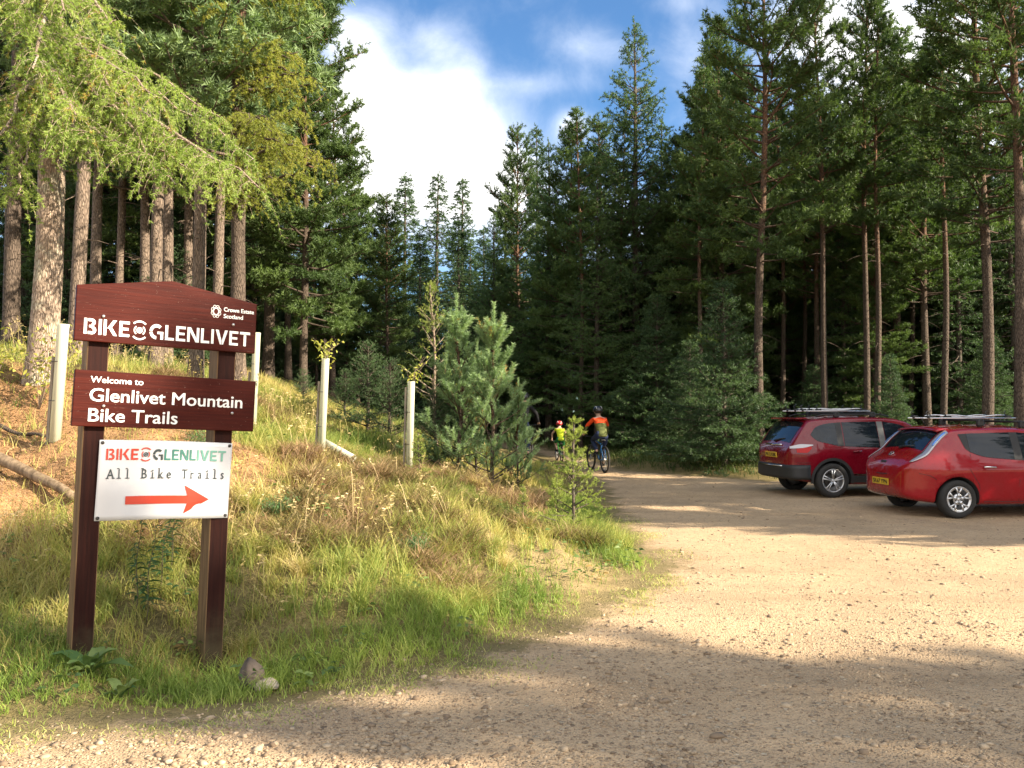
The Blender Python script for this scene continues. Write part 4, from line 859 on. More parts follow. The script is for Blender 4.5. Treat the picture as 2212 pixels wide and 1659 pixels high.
# ------------------------------------------------------------------ single plants
def leaf_quads(P, D, L, Wd, rng, fold=.25, sag=.3):
    """pointed leaves with a folded midrib: six-vertex blades from P along D"""
    n = len(P); D = D / np.linalg.norm(D, axis=1, keepdims=True); up = np.array([0, 0, 1.]) + .5 * rng.normal(size=(n, 3)); s = np.cross(D, up); s /= np.linalg.norm(s, axis=1, keepdims=True) + 1e-9; nn = np.cross(s, D)
    L = np.broadcast_to(L, (n,))[:, None]; Wd = np.broadcast_to(Wd, (n,))[:, None]; rows = [P]
    for t, q in ((.35, 1.), (.7, .75)):
        c = P + D * L * t - np.array([0, 0, 1.]) * L * sag * t * t; rows += [c - s * Wd * q / 2 + nn * Wd * fold * q * .5, c, c + s * Wd * q / 2 + nn * Wd * fold * q * .5]
    rows.append(P + D * L - np.array([0, 0, 1.]) * L * sag); V = np.stack(rows, 1).reshape(-1, 3)
    T3 = np.array([(0, 2, 1), (0, 3, 2), (4, 5, 7), (5, 6, 7)]); Q4 = np.array([(1, 2, 5, 4), (2, 3, 6, 5)]); o = 8 * np.arange(n)[:, None, None]
    return V, [(T3[None] + o).reshape(-1, 3), (Q4[None] + o).reshape(-1, 4)]
F_WEED = foliage('willowherb leaf', (.035, .085, .025), (.11, .18, .06), .25); F_DOCK = foliage('dock leaf', (.05, .10, .03), (.17, .22, .07), .25); F_BIRCH = foliage('yellowing birch leaf', (.22, .27, .05), (.55, .50, .12), .35)
F_FERN = foliage('broom leaf', (.05, .12, .04), (.12, .22, .08), .25); M_STEM = plain('plant stem', (.12, .10, .05), .7); M_TWIG = plain('twig', (.20, .15, .11), .85)
def weed(x, y, h, lean, label, seed):
    r = np.random.default_rng(seed); z = g1(x, y); o = empty('willowherb', (x, y, z)); tag(o, label, 'plant'); u = np.linspace(0, 1, 8)
    path = np.stack([lean[0] * u ** 1.5 + .012 * np.sin(u * 9), lean[1] * u ** 1.5, h * u], 1); m = MB(); m.tube([tuple(p) for p in path], [.006 * (1 - .7 * a) for a in u], 6); m.build('stem', M_STEM, o)
    n = int(h * 80); t = .18 + .82 * np.sort(r.random(n)); P = np.stack([np.interp(t, u, path[:, a]) for a in range(3)], 1); az = np.arange(n) * 2.4 + r.normal(size=n) * .3; D = np.stack([np.cos(az), np.sin(az), .45 * np.ones(n)], 1)
    v, f = leaf_quads(P, D, (.11 + .05 * r.random(n)) * (1.15 - .75 * t), .016 + .008 * r.random(n), r, sag=.55); link('leaves', np_mesh('leaves', v, f, F_WEED, np.repeat(np.clip(t * .8 + .3 * (r.random(n) - .5), 0, 1), 8)), o)
wd = [((300, 1350, 6.35), .80, (.03, 0), 'tall willowherb with narrow leaves between the sign posts, leftmost stem'), ((322, 1365, 6.3), .74, (.05, .03), 'willowherb stem between the sign posts, second from the left'),
      ((350, 1360, 6.6), .70, (.1, 0), 'willowherb leaning right between the sign posts, third stem'), ((372, 1350, 6.9), .78, (.08, .05), 'willowherb close to the right sign post, last of the four'), ]
for i, ((dx, dy, d), h, ln_, lb) in enumerate(wd): weed((dx - 1106) * .46293 / F * d, d, h, ln_, lb, 50 + i)
def dock(dx, d, label, seed, n=7, L=.24):
    r = np.random.default_rng(seed); x, y = (dx - 1106) * .46293 / F * d, d; o = empty('dock_plant', (x, y, g1(x, y))); tag(o, label, 'plant'); V = MB()
    for i in range(n):
        az = i * 2.4 + r.random(); e = .6 + .7 * r.random(); l = L * (.6 + .6 * r.random()); wd_ = l * .38; rows = []
        for a in range(7):
            t = a / 6; c = np.array([math.cos(az) * l * (t * math.cos(e) + .25 * t * t), math.sin(az) * l * (t * math.cos(e) + .25 * t * t), .02 + l * (t * math.sin(e) * 1.2 - .55 * t * t)])
            wv = wd_ * math.sin(math.pi * min(1, t * .93 + .04)) ** .7 * .5; s = np.array([-math.sin(az), math.cos(az), 0]); rows.append([tuple(c - s * wv + (0, 0, wv * .35)), tuple(c), tuple(c + s * wv + (0, 0, wv * .35 + .01 * math.sin(a * 2)))])
        V.grid(rows)
    me = V.mesh('leaves', F_DOCK); a = me.attributes.new('tint', 'FLOAT', 'POINT'); a.data.foreach_set('value', np.repeat(r.random(n), 21).astype(np.float32)); link('leaves', me, o)
dock(205, 5.35, 'broad leaved dock at the foot of the left sign post', 61, 9, .25); dock(272, 5.2, 'dock with one pale hanging leaf between the sign posts', 62, 6, .16)
def leafy(name, label, cat, base, stems, nleaf, L, Wd, leaf, seed, spreadr=.05, stem_r=.006):
    """thin stems with loose leaves; stems given as world-offset polylines"""
    r = np.random.default_rng(seed); o = empty(name, base); tag(o, label, cat); W = MB(); PP, DD = [], []
    for st in stems:
        W.tube(st, [stem_r * (1 - .75 * i / (len(st) - 1)) for i in range(len(st))], 5); st = np.array(st); u = np.linspace(0, 1, len(st)); t = .3 + .7 * r.random(nleaf)
        p = np.stack([np.interp(t, u, st[:, a]) for a in range(3)], 1) + r.normal(size=(nleaf, 3)) * spreadr; PP.append(p); d = r.normal(size=(nleaf, 3)); d[:, 2] = d[:, 2] * .4 - .25; DD.append(d)
    W.build('stem', M_TWIG, o); v, f = leaf_quads(np.concatenate(PP), np.concatenate(DD), L * (.7 + .6 * r.random(len(stems) * nleaf)), Wd, r); link('leaves', np_mesh('leaves', v, f, leaf, np.repeat(r.random(len(stems) * nleaf), 8)), o)
def twigs(n, h, w, r, seed, droop=0.0):
    q = np.random.default_rng(seed); out = []
    for i in range(n):
        az = q.random() * 6.28; k = q.random(); out.append([(0, 0, 0), (math.cos(az) * w * .35 * k, math.sin(az) * w * .35 * k, h * .4), (math.cos(az) * w * (.5 + .5 * k), math.sin(az) * w * (.5 + .5 * k), h * (.6 + .4 * q.random()) - droop * k)])
    return out
# straw tussocks: dense sprays of arching blades from one crown
hv, hf, ht, off, m_ = [], [], [], 0, 0
while m_ < 130:
    x, y = -7.5 + 9.3 * rg.random(), 6.2 + 8 * rg.random(); d = float(sdB(np.array([x]), np.array([y]))[0])
    if not (.7 < d < 7.5 and float(litter_at(x, y)) < .45 and float(bare_at(x, y)) < .6): continue
    m_ += 1; n = int(rg.integers(90, 240)); a, q = rg.random(n) * 6.28, np.sqrt(rg.random(n)) * .07; xx, yy = x + q * np.cos(a), y + q * np.sin(a); hh = (.16 + .26 * rg.random()) * (.55 + .6 * rg.random(n))
    v, f, k = blades(np.stack([xx, yy, gz(xx, yy) - .01], 1), hh, .0035 + .003 * rg.random(n), .5 + 1.0 * rg.random(n), rg, 4); hv.append(v); hf.append(f + off); off += len(v); ht.append(np.repeat(np.clip(.25 + .55 * rg.random() + .4 * (rg.random(n) - .5), 0, 1), k))
# the taller clump at the tip of the bank by the road
n = 4200; a, q = rg.random(n) * 6.28, rg.random(n) ** .6; xx, yy = 1.0 + .55 * q * np.cos(a), 10.75 + .95 * q * np.sin(a); kk = sdB(xx, yy) > .05; xx, yy, q = xx[kk], yy[kk], q[kk]; n = len(xx)
v, f, k = blades(np.stack([xx, yy, gz(xx, yy) - .01], 1), (.18 + .42 * rg.random(n) ** 1.4) * (1.1 - .5 * q), .004 + .004 * rg.random(n), .2 + .7 * rg.random(n), rg, 4); hv.append(v); hf.append(f + off); off += len(v); ht.append(np.repeat(np.clip(.08 + .5 * rg.random(n), 0, 1), k))
tag(link('tussock_grass', np_mesh('tussock_grass', np.concatenate(hv), np.concatenate(hf), G_DRY, np.concatenate(ht))), 'arching straw tussocks standing over the bank', 'grass', kind='stuff')
# small broad weeds among the grass
PP, DD, LL, TT = [], [], [], []
for i in range(420):
    x, y = -7.5 + 9.3 * rg.random(), 5 + 7.5 * rg.random(); d = float(sdB(np.array([x]), np.array([y]))[0])
    if not (.25 < d < 7) or vnoise(x + 17, y, .8) < .4 or float(litter_at(x, y)) > .6: continue
    n = int(rg.integers(7, 18)); st = .05 + .2 * rg.random(); az = rg.random(n) * 6.28; PP.append(np.stack([x + .05 * rg.normal(size=n), y + .05 * rg.normal(size=n), g1(x, y) + .03 + st * rg.random(n)], 1)); DD.append(np.stack([np.cos(az), np.sin(az), .3 + .3 * rg.random(n)], 1)); LL.append(.04 + .05 * rg.random(n)); TT.append(np.full(n, rg.random()))
LL = np.concatenate(LL); v, f = leaf_quads(np.concatenate(PP), np.concatenate(DD), LL, LL * .42, rg, sag=.4)
tag(link('weeds', np_mesh('weeds', v, f, foliage('broad weed leaf', (.05, .10, .03), (.17, .23, .06), .25, c3=(.34, .22, .07)), np.repeat(np.concatenate(TT), 8))), 'small broad leaved weeds scattered through the bank grass', 'weeds', kind='stuff')
bx, by = -6.05, 10.6; leafy('birch_sapling', 'little yellow leaved birch in front of the thick larch trunk', 'birch sapling', (bx, by, g1(bx, by)), twigs(9, 1.35, .75, 0, 71, .3), 26, .055, .042, F_BIRCH, 72, .09)
bx, by = -6.9, 11.0; leafy('birch_sapling', 'small birch spray left of the thick larch trunk', 'birch sapling', (bx, by, g1(bx, by)), twigs(7, .95, .6, 0, 73, .25), 20, .055, .042, F_BIRCH, 74, .09)
bx, by = -3.55, 9.6; leafy('broom_bush', 'small feathery green broom bush just right of the sign', 'bush', (bx, by, g1(bx, by)), twigs(26, .40, .30, 0, 75), 60, .035, .007, F_FERN, 76, .03, .003)
bx, by = -.95, 8.0; leafy('broom_bush', 'small blue green bush low on the bank', 'bush', (bx, by, g1(bx, by)), twigs(20, .25, .2, 0, 77), 50, .035, .007, F_FERN, 78, .03, .003)
bx, by = -2.35, 8.3; leafy('broom_bush', 'dark green bush with a yellow leaf below it, mid bank', 'bush', (bx, by, g1(bx, by)), twigs(18, .22, .2, 0, 79), 50, .035, .007, F_FERN, 80, .03, .003)
bx, by = -6.95, 8.6; leafy('broom_bush', 'dark green bush under the fallen log at the left edge', 'bush', (bx, by, g1(bx, by)), twigs(22, .34, .3, 0, 81), 55, .035, .008, F_FERN, 82, .03, .003)

# ------------------------------------------------------------------ tree shelters
def tube_mat():
    m, n = mat('translucent plastic'); f = n.noise(n.mapped(n.obj(), (30, 30, 2)), 1, 3)
    n.put(n.p.inputs['Base Color'], n.mix(f, (.70, .69, .52), (.84, .83, .68))); n.p.inputs['Roughness'].default_value = .4
    tr = n.new('ShaderNodeBsdfTranslucent'); tr.inputs[0].default_value = (.72, .74, .5, 1); mx = n.new('ShaderNodeMixShader'); mx.inputs[0].default_value = .28
    n.l.new(n.p.outputs[0], mx.inputs[1]); n.l.new(tr.outputs[0], mx.inputs[2]); n.l.new(mx.outputs[0], n.out.inputs[0]); return m
M_TUBE = tube_mat(); M_STAKE = post_wood('grey stake', (.16, .13, .10), (.34, .29, .22), 40)
def shelter(dx, dy, d, h, r, lean, label, stake=(-.085, .02), sh=.78):
    x = (dx - 1106) * .46293 / F * d; z = CAM_Z - (dy - 890) * .46293 / F * d; z = g1(x, d) - .02
    o = empty('tree_shelter', (x, d, z), (R(lean[0]), R(lean[1]), 0)); tag(o, label, 'tree guard')
    m = MB(); m.lathe([(r * 1.05, h), (r * 1.06, h - .02), (r, h - .035), (r, 0), (r - .004, 0), (r - .004, h - .03), (r * 1.05 - .004, h)], 20, M=Matrix(((1, 0, 0, 0), (0, 0, 1, 0), (0, 1, 0, 0), (0, 0, 0, 1)))); me = m.mesh('tube', M_TUBE); fix_normals(me); link('tube', me, o)
    m = MB(); m.box((stake[0], stake[1], h * sh / 2 - .1), (.032, .032, h * sh + .2), bev=.003); m.build('stake', M_STAKE, o)
    for q in (.35, .68):
        m = MB(); m.lathe([(r + .003, -.004), (r + .003, .004), (r + .001, .004), (r + .001, -.004)], 16, close=True, M=Matrix.Translation((0, 0, h * q)) @ Matrix(((1.25, 0, 0, -.02), (0, 0, 1, 0), (0, 1, 0, 0), (0, 0, 0, 1)))); m.build('tie', M_DARKM, o)
    return x, d, z
shelter(120, 990, 9.5, 1.36, .062, (0, 3.2), 'pale tree tube left of the sign, beside the fallen log', (-.10, .03), .72)
shelter(546, 905, 12.6, 1.5, .055, (0, 2), 'pale tree tube half hidden behind the right end of the sign', (-.09, .02), .6)
sa = shelter(694, 975, 12.3, 1.56, .056, (0, 2.2), 'pale tree tube standing in the middle of the bank, with leaves sprouting from its top')
sb = shelter(884, 1020, 12.9, 1.50, .056, (0, 1.2), 'rightmost pale tree tube, next to the young pines', sh=.94)
o = empty('tree_shelter', (0, 0, 0)); tag(o, 'fallen pale tree tube lying in the grass at the foot of the standing one', 'tree guard')
a, b_ = px2w(688, 948, 12.55), px2w(764, 990, 12.1); a[2] = max(a[2], g1(a[0], a[1]) + .13); b_[2] = max(b_[2], g1(b_[0], b_[1]) + .13)
o.location = tuple(a); dv = Vector(b_ - a); m = MB(); m.lathe([(.056, 0), (.056, dv.length), (.052, dv.length), (.052, 0)], 18, close=True); me = m.mesh('tube', M_TUBE); fix_normals(me); t_ = link('tube', me, o); t_.rotation_euler = dv.to_track_quat('Y', 'Z').to_euler()
def sprout(base, top, label, seed, n, w, h):
    leafy('young_tree', label, 'young tree', (base[0] + top[0], base[1], base[2] + top[1]), [[(0, 0, -.5), (0, 0, 0), tuple(p[2])] if False else [(0, 0, -.4), (p[1][0] * .4, p[1][1] * .4, .02)] + [tuple(q) for q in p[1:]] for p in twigs(n, h, w, 0, seed)], 9, .06, .034, F_BIRCH, seed + 1, .05, .005)
sprout(sa, (.06, 1.54), 'leafy yellow green young tree sprouting from the middle tube', 91, 11, .34, .36)
sprout(sb, (.03, 1.48), 'thin twiggy young tree leaning out of the rightmost tube', 93, 5, .34, .45)
# ------------------------------------------------------------------ log, stick, rocks, stones
def log_mesh(name, path, rad, m, seed, n=14):
    r = np.random.default_rng(seed); W = Wood(); P = np.array(path); u = np.linspace(0, 1, 16); PP = np.stack([np.interp(u, np.linspace(0, 1, len(P)), P[:, a]) for a in range(3)], 1); PP[:, 2] += .02 * np.sin(u * 9)
    rr = np.interp(u, [0, 1], rad)[:, None] * (1 + .12 * (r.random((16, n)) - .5)); W.tube(PP, rr, n, np.full(16, .1))
    me = W.mesh(name, m); import bmesh; b = bmesh.new(); b.from_mesh(me); bmesh.ops.holes_fill(b, edges=[e for e in b.edges if e.is_boundary]); b.to_mesh(me); b.free(); return me
B_LOG = post_wood('weathered log', (.10, .07, .042), (.27, .195, .125), 22)
def lay(dx, dy, d, up): p = px2w(dx, dy, d); p[2] = g1(p[0], p[1]) + up; return p
tag(link('fallen_log', log_mesh('fallen_log', [lay(-60, 965, 9.0, .16), lay(60, 1000, 8.6, .12), lay(165, 1062, 8.2, .06)], (.068, .045), B_LOG, 5)), 'weathered fallen log lying on the orange slope at the left edge', 'log')
tag(link('fallen_branch', log_mesh('fallen_branch', [lay(-40, 905, 10.2, .04), lay(40, 935, 10.0, .05), lay(98, 985, 9.7, .03)], (.03, .018), B_PINE, 6, 7)), 'thin dark fallen branch above the log on the orange slope', 'branch')
tag(link('fallen_branch', log_mesh('fallen_branch', [lay(480, 1035, 8.6, .06), lay(505, 1055, 8.4, .06), lay(520, 1075, 8.3, .05)], (.025, .02), B_LOG, 8, 7)), 'short pale stick in the grass right of the banner', 'branch')
def rock_mat(name, a, b, top):
    m, n = mat(name); o = n.obj(); f = n.noise(o, 14, 6, .65); g = n.noise(o, 3, 3); gm = n.new('ShaderNodeSeparateXYZ'); n.l.new(o, gm.inputs[0])
    col = n.mix(f, a, b); col = n.mix(n.m('MULTIPLY', n.step(n.m('ADD', gm.outputs[2], n.m('MULTIPLY', g, .12)), .13, .19), .8), col, top); n.put(n.p.inputs['Base Color'], col); n.p.inputs['Roughness'].default_value = .85; bump(n, f, .6, .012); return m
def rock(dx, d, size, mt, label, seed, lean=0):
    import bmesh; r = np.random.default_rng(seed); b = bmesh.new(); bmesh.ops.create_icosphere(b, subdivisions=4, radius=1); pl = r.normal(size=(16, 3)); pl /= np.linalg.norm(pl, axis=1, keepdims=True); dd = .58 + .30 * r.random(16)
    for v in b.verts:
        c = np.array(v.co); s = min(1.0, *[dd[i] / max(1e-3, c @ pl[i]) if c @ pl[i] > 0 else 9 for i in range(16)]); c = c * s * (1 + .02 * r.normal()); c[:2] *= 1 - .38 * max(c[2], 0); c[0] += lean * max(c[2], 0); v.co = c * size
    me = bpy.data.meshes.new('rock'); b.to_mesh(me); b.free(); me.materials.append(mt); me.polygons.foreach_set('use_smooth', [True] * len(me.polygons)); x = (dx - 1106) * .46293 / F * d; tag(link('rock', me), label, 'rock').location = (x, d, g1(x, d) + size[2] * .55)
M_ROCK1 = rock_mat('dark boulder', (.06, .044, .034), (.15, .115, .09), (.03, .024, .02)); M_ROCK2 = rock_mat('pale boulder', (.34, .27, .20), (.48, .40, .31), (.45, .38, .30))
rock(549, 5.72, (.115, .10, .165), M_ROCK1, 'dark pointed rock in the grass right of the sign', 3, -.12); rock(583, 5.66, (.085, .08, .058), M_ROCK2, 'small pale rounded stone leaning on the dark pointed rock', 9)
rgs = np.random.default_rng(77)
for (dx, dy, s, lb) in [(918, 1452, .03, 'pale stone at the grass edge between the rock and the open gravel'), (448, 1640, .035, 'largest of the pale stones on the dirt in the bottom left foreground'), (374, 1637, .03, 'flat pale stone left of the largest one in the foreground'), (487, 1638, .028, 'pale stone right of the largest one in the foreground'),
                    (565, 1608, .027, 'whitish stone on the shaded gravel below the rock'), (3, 1536, .03, 'pale stone at the left edge below the grass'), (1545, 1585, .04, 'dark angular stone on the shaded gravel, nearest to the bottom right'), (1430, 1655, .03, 'brown stone at the bottom edge of the gravel')]:
    d = CAM_Z * F / ((dy - 890) * .46293); x = (dx - 1106) * .46293 / F * d; v, f, t = stones(np.array([[x, d, g1(x, d)]]), np.array([s]), rgs, .6, .3)
    tag(link('stone', np_mesh('stone', v, f, M_STONE, np.full(12, .15 if 'dark' in lb or 'brown' in lb else 1.0))), lb, 'stone')
# ------------------------------------------------------------------ cars
def carpaint(name, col):
    m, n = mat(name); o = n.obj(); n.put(n.p.inputs['Base Color'], n.mix(n.noise(o, 2.0, 3), [c * .9 for c in col], [c * 1.1 for c in col]))
    dust = n.noise(o, 6, 5, .7); n.put(n.p.inputs['Roughness'], n.step(dust, .3, .8, .22, .4)); n.p.inputs['Metallic'].default_value = .0; n.p.inputs['Specular IOR Level'].default_value = .15
    n.p.inputs['Coat Weight'].default_value = 1; n.put(n.p.inputs['Coat Roughness'], n.step(dust, .4, .8, .02, .10)); return m
M_GLASSC = plain('dark car glass', (.008, .012, .018), .03, spec=.45, var=.3); M_TRIM = plain('black plastic trim', (.022, .022, .023), .6); M_TYRE = plain('tyre rubber', (.022, .021, .020), .85, var=.35, scale=20)
M_ALLOY = plain('alloy', (.62, .62, .63), .3, .85, var=.06); M_CHROME = plain('chrome', (.8, .8, .8), .08, 1.0, var=.02); M_YPLATE = plain('yellow plate', (.62, .40, .03), .4, var=.06); M_INK = plain('plate ink', (.015, .013, .01), .5)
M_LRED = plain('red lamp', (.42, .006, .006), .2, spec=.3); M_LCLEAR = plain('clear lamp', (.36, .35, .37), .12, .4, coat=1); M_BLACKIN = plain('wheel well', (.008, .008, .008), .9); M_SILVER = plain('brushed silver', (.70, .70, .71), .28, .7, var=.05); M_PALEPIL = plain('grey pillar film', (.12, .12, .115), .25, coat=.6)
def hermite(xs, ys):
    xs = np.array(xs, float); ys = np.array(ys, float); d = np.diff(ys) / np.diff(xs); m = np.zeros(len(xs)); m[0], m[-1] = d[0], d[-1]
    for i in range(1, len(xs) - 1): m[i] = 0 if d[i - 1] * d[i] <= 0 else 2 * d[i - 1] * d[i] / (d[i - 1] + d[i])
    def f(x):
        x = np.clip(x, xs[0], xs[-1]); i = np.clip(np.searchsorted(xs, x) - 1, 0, len(xs) - 2); h = xs[i + 1] - xs[i]; t = (x - xs[i]) / h
        return (1 + 2 * t) * (1 - t) ** 2 * ys[i] + t * (1 - t) ** 2 * h * m[i] + t * t * (3 - 2 * t) * ys[i + 1] + t * t * (t - 1) * h * m[i + 1]
    return f
class CarBody:
    """x forward from the rear axle, y to the car's left, z up; cross sections swept along x"""
    def __init__(s, top, bot, wid, side, rc=.10, crown=.035):
        s.T, s.B, s.W, s.G = hermite(*zip(*top)), hermite(*zip(*bot)), hermite(*zip(*wid)), hermite(*zip(*side)); s.rc, s.crown = rc, crown; s.x0, s.x1 = top[0][0], top[-1][0]
    def half(s, x, z): return s.W(x) * s.G(z)
    def section(s, x):
        """points from the bottom centre, up the right-hand side (y<0), to the top centre"""
        T, B = float(s.T(x)), float(s.B(x)); rc = min(s.rc, (T - B) * .35); P = [(0, B), (-.6 * s.half(x, B + .05), B), (-.93 * s.half(x, B + .05), B + .01)]
        for z in np.linspace(B + .05, T - rc, 15): P.append((-s.half(x, z), z))
        ye = s.half(x, T - rc)
        for a in np.linspace(15, 90, 6): a = math.radians(a); P.append((-(ye - rc * (1 - math.cos(a))), T - rc + (rc - s.crown) * math.sin(a)))
        y2 = -P[-1][0]
        for q in np.linspace(.85, 0, 7): P.append((-y2 * q, T - s.crown * q * q))
        return P
    def top_pt(s, x, y):
        T = float(s.T(x)); rc = min(s.rc, (T - float(s.B(x))) * .35); y2 = float(s.half(x, T - rc)) - rc; return T - s.crown * (y / max(y2, .05)) ** 2
    def body(s, name, m, parent, wheels, wr, marks=()):
        xs = np.unique(np.concatenate([np.linspace(s.x0, s.x0 + .22, 10), np.linspace(s.x0 + .22, s.x1 - .3, 78), np.linspace(s.x1 - .3, s.x1, 10)])); b = MB(); secs = [s.section(x) for x in xs]; n = len(secs[0]); ring = []
        for x, P in zip(xs, secs): ring.append([(x, y, z) for y, z in P] + [(x, -y, z) for y, z in P[-2:0:-1]])
        k = len(ring[0]); vs = [p for r_ in ring for p in r_]; fs = [(i * k + j, i * k + (j + 1) % k, (i + 1) * k + (j + 1) % k, (i + 1) * k + j) for i in range(len(ring) - 1) for j in range(k)]
        fs += [list(range(k))[::-1], [(len(ring) - 1) * k + j for j in range(k)]]; b.add(vs, fs, 0, True); me = b.mesh(name, [m, M_BLACKIN]); fix_normals(me); o = link(name, me, parent)
        for i, (wx, wy, wz) in enumerate(wheels):
            c = MB(); c.lathe([(0, -.16), (wr, -.16), (wr, .16), (0, .16)], 40, M=Matrix.Translation((wx, wy, wz))); cm = c.mesh('cut', [M_BLACKIN]); fix_normals(cm); co = link('cut', cm, parent)
            bo = o.modifiers.new('arch', 'BOOLEAN'); bo.operation = 'DIFFERENCE'; bo.object = co; bo.solver = 'EXACT'; bo.material_mode = 'TRANSFER'; evaluated(o); bpy.data.objects.remove(co)
        me = o.data; flat_ = [not (p.area > .3) for p in me.polygons]; me.polygons.foreach_set('use_smooth', flat_); return o
    def side_patch(s, outline_x, lo, hi, sgn=-1, off=.006, n=14, m=8):
        """panel on the flank: x from outline_x[0] to [1]; lo(x), hi(x) give its lower and upper edge"""
        P = []
        for i in range(n + 1):
            x = outline_x[0] + (outline_x[1] - outline_x[0]) * i / n; a, b = lo(x), hi(x); P.append([(x, sgn * (float(s.half(x, a + (b - a) * j / m)) + off), a + (b - a) * j / m) for j in range(m + 1)])
        return P
    def top_patch(s, x0, x1, y0, y1, off=.006, n=12, m=14):
        """panel on the roof or tailgate surface; y0(x), y1(x) its edges"""
        P = []
        for i in range(n + 1):
            x = x0 + (x1 - x0) * i / n; a, b = y0(x), y1(x); sl = (float(s.T(x + .01)) - float(s.T(x - .01))) / .02; nn = Vector((-sl, 0, 1)).normalized() * off
            P.append([(x + nn.x, a + (b - a) * j / m, s.top_pt(x, a + (b - a) * j / m) + nn.z) for j in range(m + 1)])
        return P
def lin(*pts): xs, ys = zip(*pts); return lambda x: float(np.interp(x, xs, ys))
def cur(*pts): f = hermite(*zip(*pts)); return lambda x: float(f(x))
def wheel(par, x, y, r, wd, style, sgn):
    """tyre and rim; sgn -1 when the outer face looks along -y"""
    w = empty('wheel', (x, y, r), (0, 0, 0), par); q = Matrix.Scale(sgn, 4, (0, 1, 0)); h = wd / 2; rr = r * .68
    m = MB(); m.lathe([(rr, -h * .8), (rr * 1.03, -h), (r * .9, -h * 1.0), (r * .97, -h * .82), (r, -h * .55), (r, h * .55), (r * .97, h * .82), (r * .9, h), (rr * 1.03, h), (rr, h * .8)], 40, M=q); me = m.mesh('tyre', M_TYRE); fix_normals(me); link('tyre', me, w)
    m = MB(); m.lathe([(rr * 1.01, h * .86), (rr * .985, h * .98), (rr * .93, h * .92), (rr * .90, h * .3), (rr * .88, -h * .6), (rr * .2, -h * .6)], 40, M=q)
    m.lathe([(0, h * .86), (rr * .10, h * .86), (rr * .17, h * .76), (rr * .2, h * .4)], 20, M=q)
    if style == 'five':
        for i in range(5):
            for dlt in (-.14, .14):
                a = 2 * math.pi * i / 5 + .3; p0 = Vector((math.cos(a + dlt * 1.6) * rr * .12, h * .76, math.sin(a + dlt * 1.6) * rr * .12)); p1 = Vector((math.cos(a + dlt) * rr * .93, h * .86, math.sin(a + dlt) * rr * .93)); m.tube([p0, (p0 + p1) / 2 + Vector((0, h * .02, 0)), p1], [rr * .055, rr * .048, rr * .06], 6, M=q)
    else:
        for i in range(5):
            a = 2 * math.pi * i / 5 + .3; 
            for dl in (-.26, .26):
                p0 = Vector((math.cos(a) * rr * .42, h * .78, math.sin(a) * rr * .42)); p1 = Vector((math.cos(a + dl) * rr * .92, h * .88, math.sin(a + dl) * rr * .92)); m.tube([p0, p1], [rr * .085, rr * .075], 6, M=q)
            m.tube([(math.cos(a) * rr * .2, h * .76, math.sin(a) * rr * .2), (math.cos(a) * rr * .46, h * .78, math.sin(a) * rr * .46)], [rr * .17, rr * .10], 6, M=q)
        m.lathe([(rr * .1, h * .8), (rr * .42, h * .78), (rr * .44, h * .6)], 30, M=q); m.lathe([(rr * .82, h * .84), (rr * .86, h * .9), (rr * .94, h * .92)], 40, M=q)
    me = m.mesh('rim', M_ALLOY); fix_normals(me); link('rim', me, w)
    m = MB()
    if style == 'disc5':
        for i in range(5): a = 2 * math.pi * i / 5 + .93; m.lathe([(0, .004), (rr * .05, .004), (rr * .05, -.004)], 10, M=q @ Matrix.Translation((math.cos(a) * rr * .26, h * .80, math.sin(a) * rr * .26)))
    else: m.lathe([(0, .004), (rr * .07, .003), (rr * .08, -.004)], 12, M=q @ Matrix.Translation((0, h * .87, 0)))
    m.build('wheel_bolts' if style == 'disc5' else 'hub_cap', M_TRIM if style == 'disc5' else M_ALLOY, w)
    m = MB(); m.lathe([(0, -h * .2), (rr * .62, -h * .2), (rr * .62, -h * .3)], 24, M=q); m.build('brake_disc', M_DARKM, w)
def grid_part(name, P, m, par, thick=0):
    b = MB(); b.grid(P); me = b.mesh(name, m); fix_normals(me); o = link(name, me, par)
    if thick: q = o.modifiers.new('s', 'SOLIDIFY'); q.thickness = thick; q.offset = 0; evaluated(o)
    return o
def plate(par, x, z, txt, tilt=0, w_=.52, h_=.112):
    o = link('number_plate', MB().box((0, 0, 0), (.012, w_, h_), bev=.003).mesh('number_plate', M_YPLATE), par); o.location = (x, 0, z); o.rotation_euler = (0, R(tilt), 0)
    v, f = text_geo(txt, w_ * .88, h_ * .62, .02, .002); t = MB(); t.add([(-.0068 + p[1], -p[0] + w_ * .44, p[2] - h_ * .31) for p in v], f); t.build('lettering', M_INK, o)
